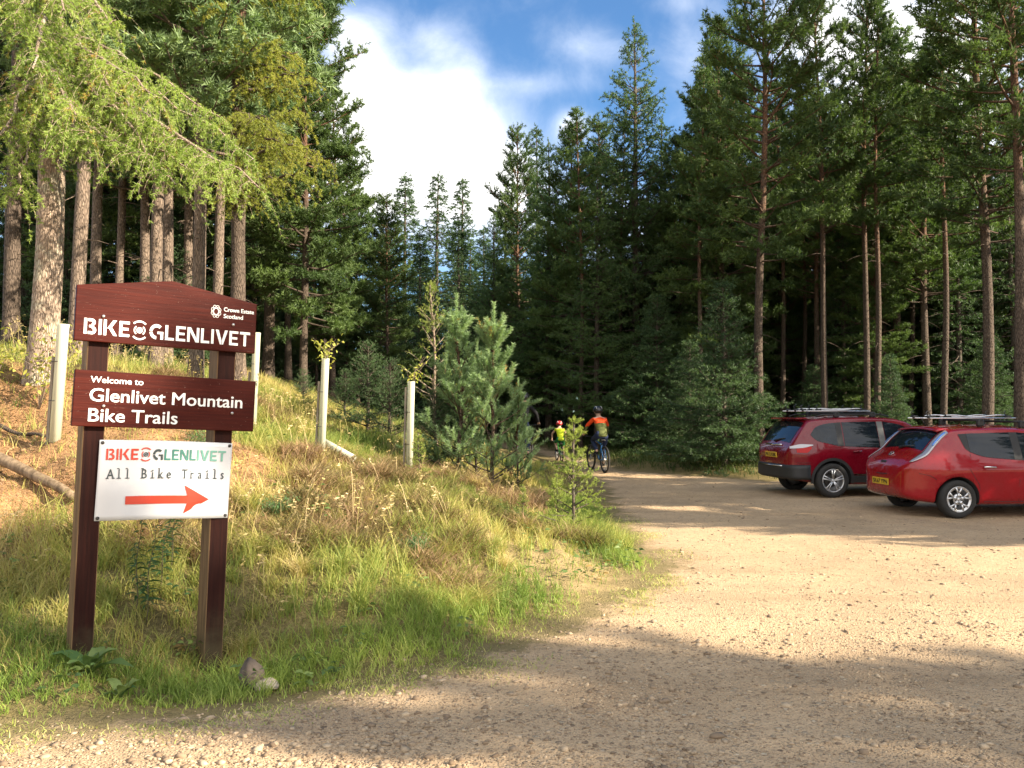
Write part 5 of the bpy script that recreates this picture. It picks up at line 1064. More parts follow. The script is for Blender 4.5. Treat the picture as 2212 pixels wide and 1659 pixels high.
def roof_rack(par, B, xs, half, zoff, carriers, seed):
    for x in xs:
        z = float(B.T(x)) + zoff; m = MB(); m.tube([(x, -half, z), (x, half, z)], .019, 8); 
        for sg in (-1, 1): m.box((x, sg * (half - .05), z - zoff * .5 - .01), (.11, .09, zoff + .05), bev=.02)
        m.build('roof_bar', M_TRIM, par)
    for cy, x0, x1 in carriers:
        z = max(float(B.T(x)) for x in xs) + zoff + .035; q = empty('bike_carrier', (0, cy, z), (0, 0, 0), par)
        m = MB(); m.tube([(x0, 0, 0), (x1, 0, 0)], .012, 8); m.tube([(x0 + .1, -.05, .0), (x1 - .1, -.05, .0)], .010, 6); m.build('rail', M_SILVER, q)
        m = MB(); pts = [(x0 + .35 + (x1 - x0 - .5) * i / 16, .055, .035 + .016 * math.sin(i * .55)) for i in range(17)]; m.tube(pts, .013, 8); m.build('clamp_arm', M_SILVER, q)
        m = MB()
        for xx in (x0 + .12, x0 + .45, x1 - .15): m.box((xx, 0, .02), (.10, .10, .05), bev=.012); m.tube([(xx, .03, .03), (xx - .03, .05, .10), (xx + .02, .06, .13)], .008, 6)
        m.build('wheel_clamp', M_TRIM, q)

# ---- tall family car, the left one
CQ = CarBody(top=[(-.895, .66), (-.88, .84), (-.845, 1.00), (-.79, 1.10), (-.66, 1.30), (-.50, 1.505), (-.43, 1.575), (-.30, 1.605), (.1, 1.635), (.7, 1.65), (1.3, 1.635), (1.62, 1.585), (2.05, 1.36), (2.45, 1.13), (2.9, 1.07), (3.3, .98), (3.56, .84), (3.66, .66)],
             bot=[(-.895, .52), (-.84, .40), (-.6, .33), (0, .25), (2.8, .24), (3.4, .28), (3.66, .42)],
             wid=[(-.895, .44), (-.875, .60), (-.82, .735), (-.70, .80), (-.5, .852), (-.2, .885), (.5, .892), (2.6, .892), (3.2, .86), (3.5, .76), (3.66, .58)],
             side=[(.2, .93), (.45, .972), (.70, .985), (.90, 1.0), (.955, .985), (1.06, .962), (1.3, .885), (1.5, .81), (1.66, .72)], rc=.11)
RED1 = carpaint('dark red metallic paint', (.155, .003, .011)); RED2 = carpaint('bright red metallic paint', (.25, .003, .009))
def place_car(px_, depth, heading, label):
    x, y = px_; return tag(empty('parked_car', (x, y, g1(x, y) - .012), (0, 0, R(heading))), label, 'car'), x, y
WB1, TR1 = 2.76, .775
car1, _, _ = place_car((6.31, 17.5), 0, 8, 'dark red tall family car with bike carriers on its roof, parked further back')
body1 = CQ.body('body', RED1, car1, [(0, -TR1 - .03, .345), (0, TR1 + .03, .345), (WB1, -TR1 - .03, .345), (WB1, TR1 + .03, .345)], .405)
for (x, sg) in ((0, -1), (0, 1), (WB1, -1), (WB1, 1)): wheel(car1, x, sg * (TR1 + .01), .345, .215, 'five', sg)
for sg in (-1, 1):
    grid_part('window', CQ.side_patch((-.42, .12), cur((-.42, 1.25), (-.30, 1.14), (-.1, 1.09), (.12, 1.04)), cur((-.42, 1.27), (-.30, 1.41), (-.1, 1.475), (.12, 1.50)), sg), M_GLASSC, car1)
    grid_part('window', CQ.side_patch((.27, 1.02), lin((.27, 1.03), (1.02, 1.0)), lin((.27, 1.51), (1.02, 1.525)), sg), M_GLASSC, car1)
    grid_part('window', CQ.side_patch((1.17, 2.1), lin((1.17, 1.0), (2.1, .99)), cur((1.17, 1.525), (1.5, 1.47), (2.1, 1.12)), sg), M_GLASSC, car1)
    grid_part('door_pillar', CQ.side_patch((.12, .25), lin((.12, 1.035), (.25, 1.03)), lin((.12, 1.50), (.25, 1.51)), sg, .005), M_TRIM, car1)
    grid_part('door_pillar', CQ.side_patch((1.03, 1.16), lin((1.03, 1.0), (1.16, 1.0)), lin((1.03, 1.525), (1.16, 1.525)), sg, .005), M_PALEPIL, car1)
    for dx in (.30, 1.12):
        m = MB(); m.tube([(dx + (.12 if dx < 1 else .1), sg * (float(CQ.half(dx, .93)) + .025), .925), (dx + .30, sg * (float(CQ.half(dx, .93)) + .03), .935)], .016, 8); m.build('door_handle', RED1, car1)
    for q in (((.17, .46), (.155, .75), (.20, 1.02)), ((1.10, .46), (1.09, .75), (1.08, 1.0)), ((2.2, .46), (2.22, .75), (2.12, .98)), ((-.72, .70), (-.55, .70), (-.46, .70))):
        m = MB(); m.tube([(x, sg * (float(CQ.half(x, z)) + .0005), z) for x, z in q], .005, 5); m.build('panel_seam', M_TRIM, car1)
    # rear lamp wrapping the corner: clear over red
    grid_part('tail_light', CQ.side_patch((-.835, -.40), cur((-.835, .985), (-.62, 1.0), (-.40, 1.05)), cur((-.835, 1.03), (-.62, 1.075), (-.40, 1.065)), sg, .012), M_LCLEAR, car1)
    grid_part('tail_light', CQ.side_patch((-.73, -.44), cur((-.73, .905), (-.55, .90), (-.44, .985)), cur((-.73, .985), (-.58, 1.005), (-.44, 1.035)), sg, .018), M_LRED, car1)
    # dark sill, arch and bumper cladding
    grid_part('sill_trim', CQ.side_patch((.42, 2.34), lin((.4, .30), (2.4, .30)), lin((.4, .44), (2.4, .44)), sg, .010), M_TRIM, car1)
    grid_part('sill_strip', CQ.side_patch((.44, 2.3), lin((.4, .45), (2.4, .45)), lin((.4, .475), (2.4, .475)), sg, .014, m=2), M_CHROME, car1)
    for wx in (0, WB1):
        m = MB(); P = []
        for i in range(25):
            a = R(-8 + 196 * i / 24); P.append([(wx + math.cos(a) * q, sg * (float(CQ.half(wx + math.cos(a) * q, max(.26, .345 + math.sin(a) * q))) + .012), max(.27, .345 + math.sin(a) * q)) for q in (.398, .455)])
        m.grid(P); me = m.mesh('arch_trim', M_TRIM); fix_normals(me); link('arch_trim', me, car1)
    grid_part('mirror', [[(1.93 + .10 * math.cos(a) * math.sin(b), sg * (1.0 + .06 * math.sin(a) * math.sin(b)), 1.05 + .075 * math.cos(b)) for a in np.linspace(0, 2 * math.pi, 13)] for b in np.linspace(0, math.pi, 8)], RED1, car1)
    m = MB(); m.tube([(-.2, sg * .58, float(CQ.T(-.2)) + .01), (-.05, sg * .585, float(CQ.T(0)) + .035), (1.2, sg * .585, float(CQ.T(1.2)) + .035), (1.4, sg * .57, float(CQ.T(1.4)) + .0)], .014, 6); m.build('roof_rail', M_TRIM, car1)
m = MB(); P = []
for i, z in enumerate(np.linspace(.36, .66, 9)):
    row = []
    for j in range(31):
        a = R(-100 + 200 * j / 30); xx = -.48 - .44 * max(0, math.cos(a)) ** .55 if abs(math.degrees(a)) < 90 else -.48; yy = .885 * np.sign(a) * min(1, abs(math.sin(a))) ** .5 if a else 0; row.append((xx + (.05 if i == 0 else (.02 if i == 8 else 0)), yy * (.96 if i in (0, 8) else 1.005), z))
    P.append(row)
m.grid(P); me = m.mesh('rear_bumper', M_TRIM); fix_normals(me); o = link('rear_bumper', me, car1); q = o.modifiers.new('s', 'SOLIDIFY'); q.thickness = .02; q.offset = -1; evaluated(o)
grid_part('rear_window', CQ.top_patch(-.775, -.475, lambda x: -.62 - .04 * (x + .6), lambda x: .62 + .04 * (x + .6)), M_GLASSC, car1)
m = MB(); m.box((-.50, 0, 1.585), (.24, 1.16, .035), bev=.012); m.build('spoiler', RED1, car1)
m = MB(); m.tube([(-.835, -.36, 1.05), (-.85, 0, 1.045), (-.835, .36, 1.05)], .016, 8); m.build('tailgate_strip', M_CHROME, car1)
m = MB(); m.tube([(-.80, .03, 1.12), (-.77, -.18, 1.165), (-.755, -.34, 1.18)], [.022, .014, .010], 6); m.build('rear_wiper', M_TRIM, car1)
m = MB(); m.tube([(-.91, -.52, .625), (-.945, 0, .625), (-.91, .52, .625)], .012, 6); m.build('bumper_strip', M_CHROME, car1)
plate(car1, -.895, .84, 'PK12 KBK', -8)
grid_part('windscreen', CQ.top_patch(1.66, 2.40, lambda x: -.60, lambda x: .60), M_GLASSC, car1)
roof_rack(car1, CQ, (.25, 1.05), .62, .06, [(-.32, -.45, 1.15), (.10, -.40, 1.2), (.42, -.42, 1.15)], 1)

# ---- rounded electric hatchback, the right one
CL = CarBody(top=[(-.86, .60), (-.85, .74), (-.825, .86), (-.76, .955), (-.62, 1.045), (-.48, 1.13), (-.28, 1.34), (-.10, 1.475), (.02, 1.515), (.4, 1.54), (.9, 1.55), (1.3, 1.53), (1.65, 1.46), (2.1, 1.22), (2.45, 1.04), (2.9, .97), (3.25, .88), (3.5, .74), (3.58, .58)],
             bot=[(-.86, .46), (-.80, .34), (-.6, .27), (0, .21), (2.7, .20), (3.3, .22), (3.58, .36)],
             wid=[(-.86, .36), (-.84, .52), (-.78, .65), (-.66, .745), (-.48, .81), (-.25, .86), (0, .88), (.5, .886), (2.5, .885), (3.1, .84), (3.45, .70), (3.58, .46)],
             side=[(.18, .93), (.40, .972), (.62, .985), (.83, 1.0), (.885, .985), (.96, .962), (1.2, .875), (1.38, .80), (1.55, .70)], rc=.13, crown=.05)
WB2, TR2 = 2.70, .765
car2, _, _ = place_car((7.30, 14.58), 0, 5, 'bright red rounded hatchback with bike carriers on its roof, parked at the right edge')
body2 = CL.body('body', RED2, car2, [(0, -TR2 - .03, .315), (0, TR2 + .03, .315), (WB2, -TR2 - .03, .315), (WB2, TR2 + .03, .315)], .37)
for (x, sg) in ((0, -1), (0, 1), (WB2, -1), (WB2, 1)): wheel(car2, x, sg * (TR2 + .012), .315, .205, 'disc5', sg)
for sg in (-1, 1):
    grid_part('window', CL.side_patch((.10, .36), cur((.10, 1.36), (.18, 1.14), (.36, 1.04)), lin((.10, 1.385), (.36, 1.40)), sg, .005), M_TRIM, car2)
    grid_part('window', CL.side_patch((.24, 1.0), cur((.24, 1.09), (.5, 1.01), (1.0, .965)), lin((.24, 1.395), (1.0, 1.415)), sg, .009), M_GLASSC, car2)
    grid_part('door_pillar', CL.side_patch((1.0, 1.14), lin((1.0, .965), (1.14, .955)), lin((1.0, 1.415), (1.14, 1.415)), sg, .007), M_TRIM, car2)
    grid_part('window', CL.side_patch((1.14, 2.0), lin((1.14, .955), (2.0, .93)), cur((1.14, 1.415), (1.5, 1.37), (2.0, 1.07)), sg, .009), M_GLASSC, car2)
    for dx in (.42, 1.28): m = MB(); m.tube([(dx, sg * (float(CL.half(dx, .84)) + .018), .845), (dx + .04, sg * (float(CL.half(dx, .84)) + .04), .85), (dx + .19, sg * (float(CL.half(dx, .84)) + .04), .845), (dx + .22, sg * (float(CL.half(dx, .84)) + .018), .84)], .014, 8); m.build('door_handle', M_CHROME, car2)
    for q in (((.40, .30), (.36, .55), (.20, .80), (.24, 1.06)), ((1.06, .28), (1.07, .62), (1.07, .96)), ((2.1, .28), (2.16, .6), (2.05, .93)), ((.45, .27), (1.2, .27), (2.1, .27)), ((-.62, .74), (-.45, .70), (-.36, .64))):
        m = MB(); m.tube([(x, sg * (float(CL.half(x, z)) + .0005), z) for x, z in q], .0045, 5); m.build('panel_seam', M_TRIM, car2)
    # tall lamp running from the roof edge down over the hip
    def corner(x, u):      # u 0 on the tailgate surface, 1 on the flank
        ui, uo = min(u, 0), max(u - 1, 0); u = min(1, max(0, u)); T = float(CL.T(x)); ye = float(CL.half(x, T - CL.rc)); a = R(78 - 66 * u); return Vector((x, sg * (ye - CL.rc * (1 - math.cos(a)) + ui * .14 + uo * .03), T - CL.rc + (CL.rc - CL.crown) * math.sin(a) - ui * .005 - uo * .12))
    P = []
    for i in range(19):
        t = i / 18; x = -.06 - .66 * t; w_ = 1.25 * math.sin(math.pi * (.22 + .74 * t)) ** .8 * (1 if t < .97 else .4); c = .42 - .12 * t + .35 * max(0, t - .55); row = []
        for j in range(5):
            p = corner(x, c + w_ * (j / 4 - .5)); row.append(tuple(p + Vector((-.010, sg * .010, .008))))
        P.append(row)
    grid_part('tail_light', P, M_LCLEAR, car2, .006)
    P2 = [[tuple(Vector(r_[k]) + Vector((-.006, sg * .006, .006))) for k in (2, 3)] for r_ in P[1:9]]; grid_part('tail_light', P2, plain('blue lamp strip', (.10, .28, .75), .1, coat=1), car2, .004)
    grid_part('mirror', [[(1.86 + .10 * math.cos(a) * math.sin(b), sg * (.99 + .06 * math.sin(a) * math.sin(b)), 1.02 + .07 * math.cos(b)) for a in np.linspace(0, 2 * math.pi, 13)] for b in np.linspace(0, math.pi, 8)], RED2, car2)
grid_part('rear_window', CL.top_patch(-.46, -.085, lambda x: -.56 + .10 * (x + .1), lambda x: .56 - .10 * (x + .1)), M_GLASSC, car2)
m = MB(); m.grid([[(-.20 + .20 * i / 3, -.60 + 1.2 * j / 10, float(CL.T(-.20 + .20 * i / 3)) + .075 - .065 * i / 3 - .045 * (2 * j / 10 - 1) ** 2) for j in range(11)] for i in range(4)]); me = m.mesh('spoiler', RED2); fix_normals(me); o = link('spoiler', me, car2); q = o.modifiers.new('s', 'SOLIDIFY'); q.thickness = .03; q.offset = -1; evaluated(o)
m = MB(); m.tube([(-.50, .02, 1.145), (-.47, -.15, 1.17), (-.45, -.34, 1.18)], [.024, .016, .010], 6); m.build('rear_wiper', M_TRIM, car2)
def emblem(par, x, z, tilt, r=.055):
    m = MB(); Mx = Matrix.Translation((x, 0, z)) @ Matrix.Rotation(R(tilt), 4, 'Y') @ Matrix.Rotation(R(90), 4, 'Z')
    m.lathe([(r, 0), (r, .008), (r * .8, .008), (r * .8, 0)], 24, close=True, M=Mx); m.box((0, .006, 0), (r * 2.5, .01, r * .42), Mx, bev=.002); m.build('emblem', M_CHROME, par)
emblem(car2, -.66, 1.035, 55)
m = MB(); m.box((0, 0, 0), (.02, .17, .045), Matrix.Translation((-.805, 0, .90)) @ Matrix.Rotation(R(28), 4, 'Y'), bev=.01); m.build('tailgate_handle', M_TRIM, car2)
m = MB(); m.tube([(-.66, -.705, .72), (-.80, -.52, .70), (-.865, 0, .69), (-.80, .52, .70), (-.66, .705, .72)], .008, 6); m.build('bumper_seam', M_TRIM, car2)
plate(car2, -.872, .56, 'SK67 YPN', 0)
grid_part('windscreen', CL.top_patch(1.72, 2.38, lambda x: -.60, lambda x: .60), M_GLASSC, car2)
m = MB(); m.tube([(-.02, 0, 1.52), (-.12, 0, 1.66)], [.008, .003], 6); m.build('aerial', M_TRIM, car2)
roof_rack(car2, CL, (.62, 1.38), .58, .07, [(-.28, -.25, 1.45), (.22, -.22, 1.45)], 2)
# ------------------------------------------------------------------ riders and their bicycles
def skin_mesh(name, chains, m, parent, subdiv=2):
    """one smooth body grown over joints; chains: list of [(x, y, z, r), ...]; a chain starting at an existing point joins it"""
    pts, rad, edges, idx = [], [], [], {}
    for ch in chains:
        prev = None
        for (x, y, z, r) in ch:
            key = (round(x, 4), round(y, 4), round(z, 4))
            if key not in idx: idx[key] = len(pts); pts.append((x, y, z)); rad.append(r)
            if prev is not None and prev != idx[key]: edges.append((prev, idx[key]))
            prev = idx[key]
    me = bpy.data.meshes.new(name); me.from_pydata(pts, edges, []); o = link(name, me, parent); o.modifiers.new('skin', 'SKIN'); sv = me.skin_vertices[0].data
    for i, r in enumerate(rad): sv[i].radius = (r, r) if not isinstance(r, tuple) else r
    sv[0].use_root = True; sb_ = o.modifiers.new('sub', 'SUBSURF'); sb_.levels = subdiv; sb_.render_levels = subdiv; evaluated(o); o.data.materials.clear(); o.data.materials.append(m); o.data.polygons.foreach_set('use_smooth', [True] * len(o.data.polygons)); return o
def cloth(name, col): return plain(name, col, .8, var=.18, scale=25, spec=.2)
M_SKIN = plain('skin', (.52, .32, .23), .55, var=.08); M_HAIR = plain('dark hair', (.03, .022, .016), .7)
def bicycle(loc, yaw, wr, frame_m, label, scale=1.0, steer=0.0, lean=0.0):
    """y forward; rear axle at y=0"""
    o = empty('bicycle', loc, (0, R(lean), R(yaw))); tag(o, label, 'bicycle'); wb = wr * 3.15; s = wr / .36
    bb = (0, wr * 1.2, wr * .92); st = (0, wr * .66, wr * 2.05); hd = (0, wr * 2.42, wr * 2.40); hb = (0, wr * 2.58, wr * 1.98); fk = (0, wb, wr); rx = (0, 0, wr)
    def whl(y):
        w = empty('wheel', (0, y, wr), (0, 0, 0), o); Mx = Matrix.Rotation(R(90), 4, 'Z'); t = wr * .085
        m = MB(); m.lathe([(wr - t + t * math.cos(a), t * math.sin(a) * .85) for a in np.linspace(0, 2 * math.pi, 10, endpoint=False)], 36, close=True, M=Mx); me = m.mesh('tyre', M_TYRE); fix_normals(me); link('tyre', me, w)
        m = MB(); m.lathe([(wr * .84, -.012), (wr * .84, .012), (wr * .80, .012), (wr * .80, -.012)], 36, close=True, M=Mx); me = m.mesh('rim', M_TRIM); fix_normals(me); link('rim', me, w)
        m = MB(); m.tube([(-.035, 0, 0), (.035, 0, 0)], .022, 10)
        for i in range(20): a = 2 * math.pi * i / 20; m.tube([(.025 * (-1) ** i, 0, 0), (0, math.cos(a) * wr * .82, math.sin(a) * wr * .82)], .0016, 3, False)
        m.build('spokes', M_SILVER, w); m = MB(); m.lathe([(.03, 0), (wr * .24, 0), (wr * .24, .004), (.03, .004)], 20, M=Matrix.Translation((-.03, 0, 0)) @ Mx); m.build('brake_disc', M_SILVER, w)
    whl(0); whl(wb)
    m = MB(); r = .019 * s
    m.tube([bb, st], r, 10); m.tube([st, hd], r * .95, 10); m.tube([bb, hb], r * 1.2, 10); m.tube([hd, hb], r * 1.2, 10)
    for sx in (-1, 1): m.tube([(sx * .03, bb[1], bb[2]), (sx * .045, wr * .5, wr * .95), (sx * .05, 0, wr)], r * .6, 8); m.tube([(sx * .02, st[1], st[2] - wr * .15), (sx * .045, wr * .35, wr * 1.7), (sx * .05, 0, wr)], r * .5, 8)
    m.build('frame', frame_m, o)
    m = MB(); m.tube([hb, (0, hb[1] + .01, hb[2] - .06)], r, 8); m.box((0, hb[1] + .02, hb[2] - .06), (.14, .04, .04), bev=.01)
    for sx in (-1, 1): m.tube([(sx * .06, hb[1] + .02, hb[2] - .06), (sx * .06, wb, wr)], [.018, .013], 8)
    m.build('fork', M_TRIM, o)
    m = MB(); hw = wr * 1.02; m.tube([(-hw, hd[1] - .06, hd[2] + .10 * s), (-hw * .4, hd[1] + .02, hd[2] + .08 * s), (0, hd[1] + .04, hd[2] + .07 * s), (hw * .4, hd[1] + .02, hd[2] + .08 * s), (hw, hd[1] - .06, hd[2] + .10 * s)], .013, 8); m.tube([hd, (0, hd[1] + .03, hd[2] + .08 * s)], .016, 8); m.build('handlebar', M_TRIM, o)
    m = MB(); m.tube([st, (0, st[1] - .03, st[2] + .13 * s)], .014, 8); m.build('seat_post', M_TRIM, o)
    m = MB(); sz = st[2] + .15 * s; m.grid([[(x_ * .07 * s * (1 - .55 * t), st[1] - .12 * s + .25 * s * t, sz - .02 * abs(x_)) for x_ in (-1, -.5, 0, .5, 1)] for t in np.linspace(0, 1, 6)]); me = m.mesh('saddle', M_TRIM); q = link('saddle', me, o); so = q.modifiers.new('s', 'SOLIDIFY'); so.thickness = .035; evaluated(q)
    m = MB(); m.lathe([(.02, -.005), (.085 * s, -.005), (.085 * s, .005), (.02, .005)], 20, M=Matrix.Translation((.055, bb[1], bb[2])) @ Matrix.Rotation(R(90), 4, 'Z'))
    for sx, sg in ((.07, 1), (-.07, -1)): m.tube([(sx, bb[1], bb[2]), (sx, bb[1] + .05 * sg * s, bb[2] - .16 * sg * s)], .012, 6); m.box((sx * 1.6, bb[1] + .05 * sg * s, bb[2] - .16 * sg * s), (.09, .08, .02), bev=.005)
    m.build('crankset', M_DARKM, o); return o, dict(bb=bb, st=st, hd=hd, hw=hw, s=s)
def rider(loc, yaw, k, geo, label, cols, helmet, sit=0.0, turn=0.0, pack=False, short=False, sleeves=True, lean=0.0):
    """a cyclist seen from behind; k scales an adult; hands on the bar, feet on the pedals"""
    o = empty('person', loc, (0, R(lean), R(yaw))); tag(o, label, 'person'); s = geo['s']; bb, st, hd, hw = geo['bb'], geo['st'], geo['hd'], geo['hw']
    hz = st[2] + .15 * s + .06 * k + sit; hy = st[1] - .02; sh = (0, hy + .24 * k, hz + .44 * k); nk = (0, hy + .28 * k, hz + .51 * k); hc = (0, hy + .33 * k, hz + .63 * k)
    pel = (0, hy, hz + .03 * k, (.145 * k, .105 * k)); tor = [pel, (0, hy + .05 * k, hz + .16 * k, (.135 * k, .095 * k)), (0, hy + .13 * k, hz + .33 * k, (.165 * k, .105 * k)), (0, sh[1], sh[2], (.15 * k, .085 * k))]
    neck = [(0, sh[1], sh[2], (.15 * k, .085 * k)), (0, nk[1], nk[2], .055 * k), (0, hc[1], hc[2] - .05 * k, .075 * k), (0, hc[1] + .01 * k, hc[2] + .02 * k, .092 * k), (0, hc[1], hc[2] + .08 * k, .075 * k)]
    arms, legs, shins = [], [], []
    for sx in (-1, 1):
        a0 = (sx * .17 * k, sh[1], sh[2] - .01 * k, .058 * k); el = (sx * .30 * k, hy + .40 * k, hz + .27 * k, .043 * k); h0 = Vector((sx * hw * .88, hd[1] - .05, hd[2] + .115 * s)); wr_ = (h0.x, h0.y - .07 * k, h0.z + .03 * k, .030 * k); pl = (h0.x, h0.y, h0.z + .018 * k, .036 * k)
        arms.append([(0, sh[1], sh[2], (.15 * k, .085 * k)), a0, el, wr_, pl, (h0.x, h0.y + .05 * k, h0.z - .005, .024 * k)])
        ft = Vector((sx * .112, bb[1] + .05 * sx * s, bb[2] - .16 * sx * s + .02)); hip = Vector((sx * .10 * k, hy + .01, hz - .01 * k)); an = ft + Vector((0, -.07 * k, .075 * k)); L1, L2 = .43 * k, .43 * k; d = an - hip; dl = min(d.length, (L1 + L2) * .995); u = d.normalized(); pr = Vector((0, 1, 0)) - u * u.y; pr.normalize(); aa = (L1 * L1 - L2 * L2 + dl * dl) / (2 * dl); kn = hip + u * aa + pr * math.sqrt(max(0, L1 * L1 - aa * aa)) + Vector((sx * .04 * k, 0, 0))
        legs.append([pel, (*hip, .092 * k), (*((hip + kn) / 2), .078 * k), (*kn, .058 * k), (*((kn * .6 + an * .4)), .056 * k), (*an, .038 * k)]); shins.append((kn, an, ft, sx))
    ft_ch = [[(*an, .038 * k), (*(an + Vector((0, .02 * k, -.05 * k))), .04 * k), (*(ft + Vector((0, .10 * k, .012 * k))), .036 * k)] for (kn, an, ft, sx) in shins]
    body = skin_mesh('body', [tor, neck] + arms + legs + ft_ch, M_SKIN, o)
    infl = lambda ch, f: [(x, y, z, (r * f if not isinstance(r, tuple) else (r[0] * f, r[1] * f))) for (x, y, z, r) in ch]
    ja = [infl(a[:3] if not sleeves else a[:4], 1.22) for a in arms] if sleeves else [infl([a[0], a[1], tuple((np.array(a[1]) * .55 + np.array(a[2]) * .45))], 1.2) for a in arms]
    j = skin_mesh('jersey', [infl([(0, hy - .03, hz - .08 * k, (.15 * k, .12 * k))] + tor + [(0, (sh[1] * 2 + nk[1]) / 3, (sh[2] * 2 + nk[2]) / 3, .075 * k)], 1.13)] + ja, cols[0], o); j.data.materials.append(cols[1]); zc = sh[2] - .115 * k
    j.data.polygons.foreach_set('material_index', [1 if (p.center.z > zc or (abs(p.center.x) > .19 * k and p.center.z > sh[2] - .20 * k)) else 0 for p in j.data.polygons])
    tl = [infl(l if not short else l[:4], 1.17) for l in legs]; skin_mesh('trousers' if not short else 'shorts', [infl([(0, hy, hz + .03 * k, (.145 * k, .105 * k)), (0, hy + .03 * k, hz + .15 * k, (.14 * k, .10 * k))], 1.10)] + [[(0, hy, hz + .03 * k, (.145 * k * 1.14, .105 * k * 1.14))] + t[1:] for t in tl], cols[2], o)
    for (kn, an, ft, sx) in shins: skin_mesh('shoe', [[(*(an + Vector((0, -.02 * k, -.03 * k))), .047 * k), (*(ft + Vector((0, .0, .012 * k))), .046 * k), (*(ft + Vector((0, .12 * k, .008 * k))), .040 * k)]], cols[3], o)
    # face and hair
    m = MB(); hx, hyy, hzz = hc
    for sx in (-1, 1): m.lathe([(0, .014 * k), (.009 * k, .008 * k), (.012 * k, 0)], 8, M=Matrix.Translation((sx * .033 * k, hyy + .098 * k, hzz + .01 * k)))
    m.build('eyes', M_HAIR, o); skin_mesh('nose', [[(0, hyy + .092 * k, hzz + .01 * k, .010 * k), (0, hyy + .112 * k, hzz - .025 * k, .014 * k)]], M_SKIN, o, 1)
    m = MB(); m.tube([(-.022 * k, hyy + .094 * k, hzz - .055 * k), (0, hyy + .10 * k, hzz - .058 * k), (.022 * k, hyy + .094 * k, hzz - .055 * k)], .005 * k, 6); m.build('mouth', cloth('lips', (.35, .12, .1)), o)
    for sx in (-1, 1): skin_mesh('ear', [[(sx * .092 * k, hyy, hzz - .03 * k, .010 * k), (sx * .100 * k, hyy - .008 * k, hzz + .012 * k, .015 * k)]], M_SKIN, o, 1)
    m = MB(); m.grid([[((.099 * k) * math.sin(b) * math.cos(a), hyy - .012 * k + .104 * k * math.sin(b) * math.sin(a), hzz + .02 * k + .105 * k * math.cos(b)) for a in np.linspace(R(170), R(370), 15)] for b in np.linspace(.2, R(115), 9)]); m.build('hair', M_HAIR, o)
    hm = MB(); hm.grid([[(.122 * k * math.sin(b) * math.cos(a), hyy + .005 * k + .152 * k * math.sin(b) * math.sin(a), hzz + .045 * k + .125 * k * math.cos(b) - (.012 * k * math.cos(a * 5) if b > 1.4 else 0)) for a in np.linspace(0, 2 * math.pi, 25)] for b in np.linspace(.02, R(97), 10)])
    h = hm.build('helmet', helmet[0], o); so = h.modifiers.new('s', 'SOLIDIFY'); so.thickness = .02 * k; evaluated(h)
    for q in (-.5, 0, .5):
        m = MB(); m.tube([(.124 * k * q * 1.2, hyy + .005 * k + .150 * k * math.sin(b) * math.sqrt(max(0, 1 - q * q)), hzz + .05 * k + .126 * k * math.cos(b) * math.sqrt(1 - .3 * q * q)) for b in np.linspace(-1.2, 1.2, 12)], .011 * k, 6); m.build('helmet_rib', helmet[1], o)
    # fingers wrapped round the grips
    for sx in (-1, 1):
        h0 = Vector((sx * hw * .88, hd[1] - .05, hd[2] + .115 * s))
        for i, l in enumerate((.9, 1, .95, .8)):
            x = h0.x + (i - 1.5) * .019 * k; skin_mesh('finger', [[(x, h0.y + .015 * k, h0.z + .022 * k, .0095 * k), (x, h0.y + .045 * k * l, h0.z + .006, .009 * k), (x, h0.y + .042 * k * l, h0.z - .026 * k, .0085 * k), (x, h0.y + .015 * k, h0.z - .036 * k, .0075 * k)]], cols[4], o, 1)
        skin_mesh('thumb', [[(h0.x - sx * .03 * k, h0.y - .02 * k, h0.z + .012 * k, .012 * k), (h0.x - sx * .048 * k, h0.y + .01 * k, h0.z - .01 * k, .010 * k), (h0.x - sx * .05 * k, h0.y + .03 * k, h0.z - .024 * k, .009 * k)]], cols[4], o, 1)
    if pack: skin_mesh('rucksack', [[(0, hy - .06 * k, hz + .17 * k, (.13 * k, .08 * k)), (0, hy + .02 * k, hz + .42 * k, (.12 * k, .075 * k))]], cols[0], o)
    return o
M_BLUE = plain('blue frame paint', (.02, .16, .42), .25, coat=.8); M_BLACKP = plain('black frame paint', (.02, .02, .022), .3, coat=.6); M_GREENP = plain('green frame paint', (.05, .32, .06), .3, coat=.6)
OR, OL, NV, BK = cloth('orange cloth', (.72, .075, .018)), cloth('olive cloth', (.12, .135, .045)), cloth('navy cloth', (.022, .032, .075)), cloth('black cloth', (.015, .015, .017))
YL, GN, WH, RDH = cloth('neon yellow cloth', (.55, .66, .03)), cloth('green cloth', (.02, .20, .06)), cloth('white cloth', (.7, .7, .68)), plain('red helmet', (.55, .03, .03), .3)
M_BLKH = plain('black helmet', (.014, .014, .015), .3, coat=.5)
def ride(dx, depth, yaw, wr, frame_m, k, blabel, label, cols, helmet, **kw):
    x, y = (dx - 1106) * .46293 / F * depth, depth; loc = (x, y, g1(x, y)); sit = kw.pop('sit', 0.0); b, geo = bicycle(loc, yaw, wr, frame_m, blabel, lean=kw.get('lean', 0)); rider(loc, yaw, k, geo, label, cols, helmet, sit, **kw)
ride(1306, 22.4, 13, .37, M_BLUE, .98, 'blue framed mountain bike ridden by the adult in orange and olive', 'adult rider in orange and olive top, navy trousers and black helmet', [OL, OR, NV, BK, BK], (M_BLKH, plain('pale rib', (.5, .5, .48), .4)), sit=.05)
ride(1213, 26.5, 8, .25, M_GREENP, .73, 'small bike ridden by the child in neon yellow', 'child rider in neon yellow top, green shorts and red and white helmet', [YL, YL, GN, BK, M_SKIN], (RDH, WH), sit=.06, short=True, sleeves=False)
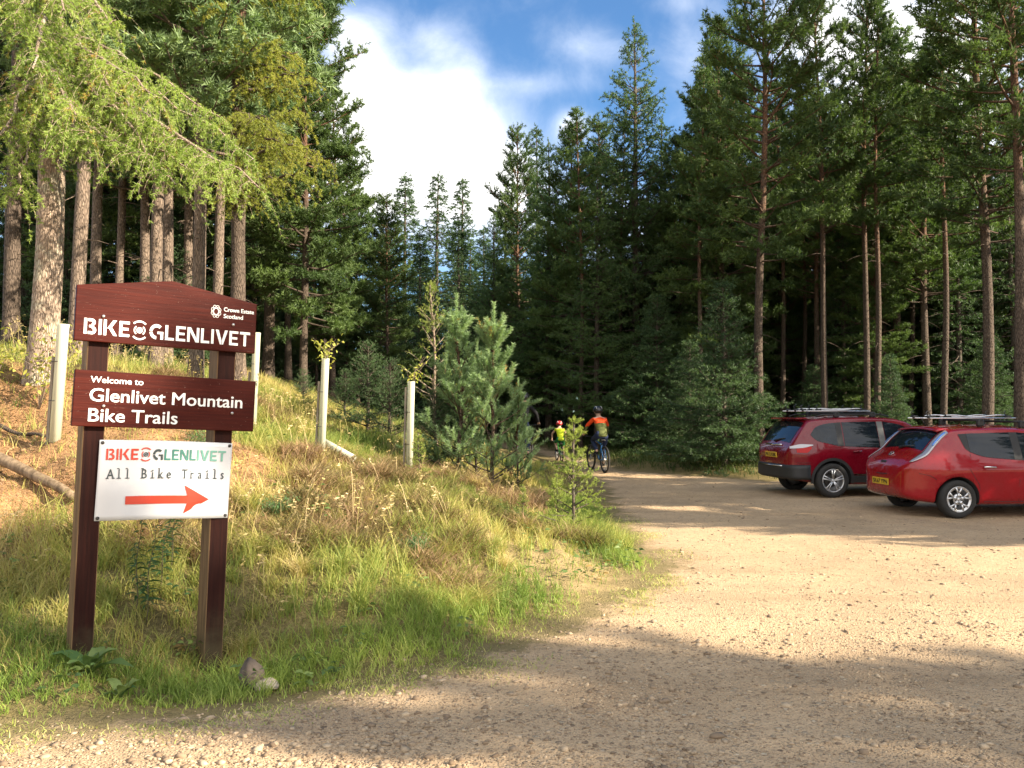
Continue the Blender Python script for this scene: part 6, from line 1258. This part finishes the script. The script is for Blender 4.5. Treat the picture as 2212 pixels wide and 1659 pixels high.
ride(1122, 21.0, -14, .365, M_BLACKP, 1.0, 'black mountain bike half hidden behind the young pines', 'dark clothed rider half hidden behind the young pines', [BK, BK, NV, BK, M_SKIN], (M_BLKH, M_BLKH), sit=.04)
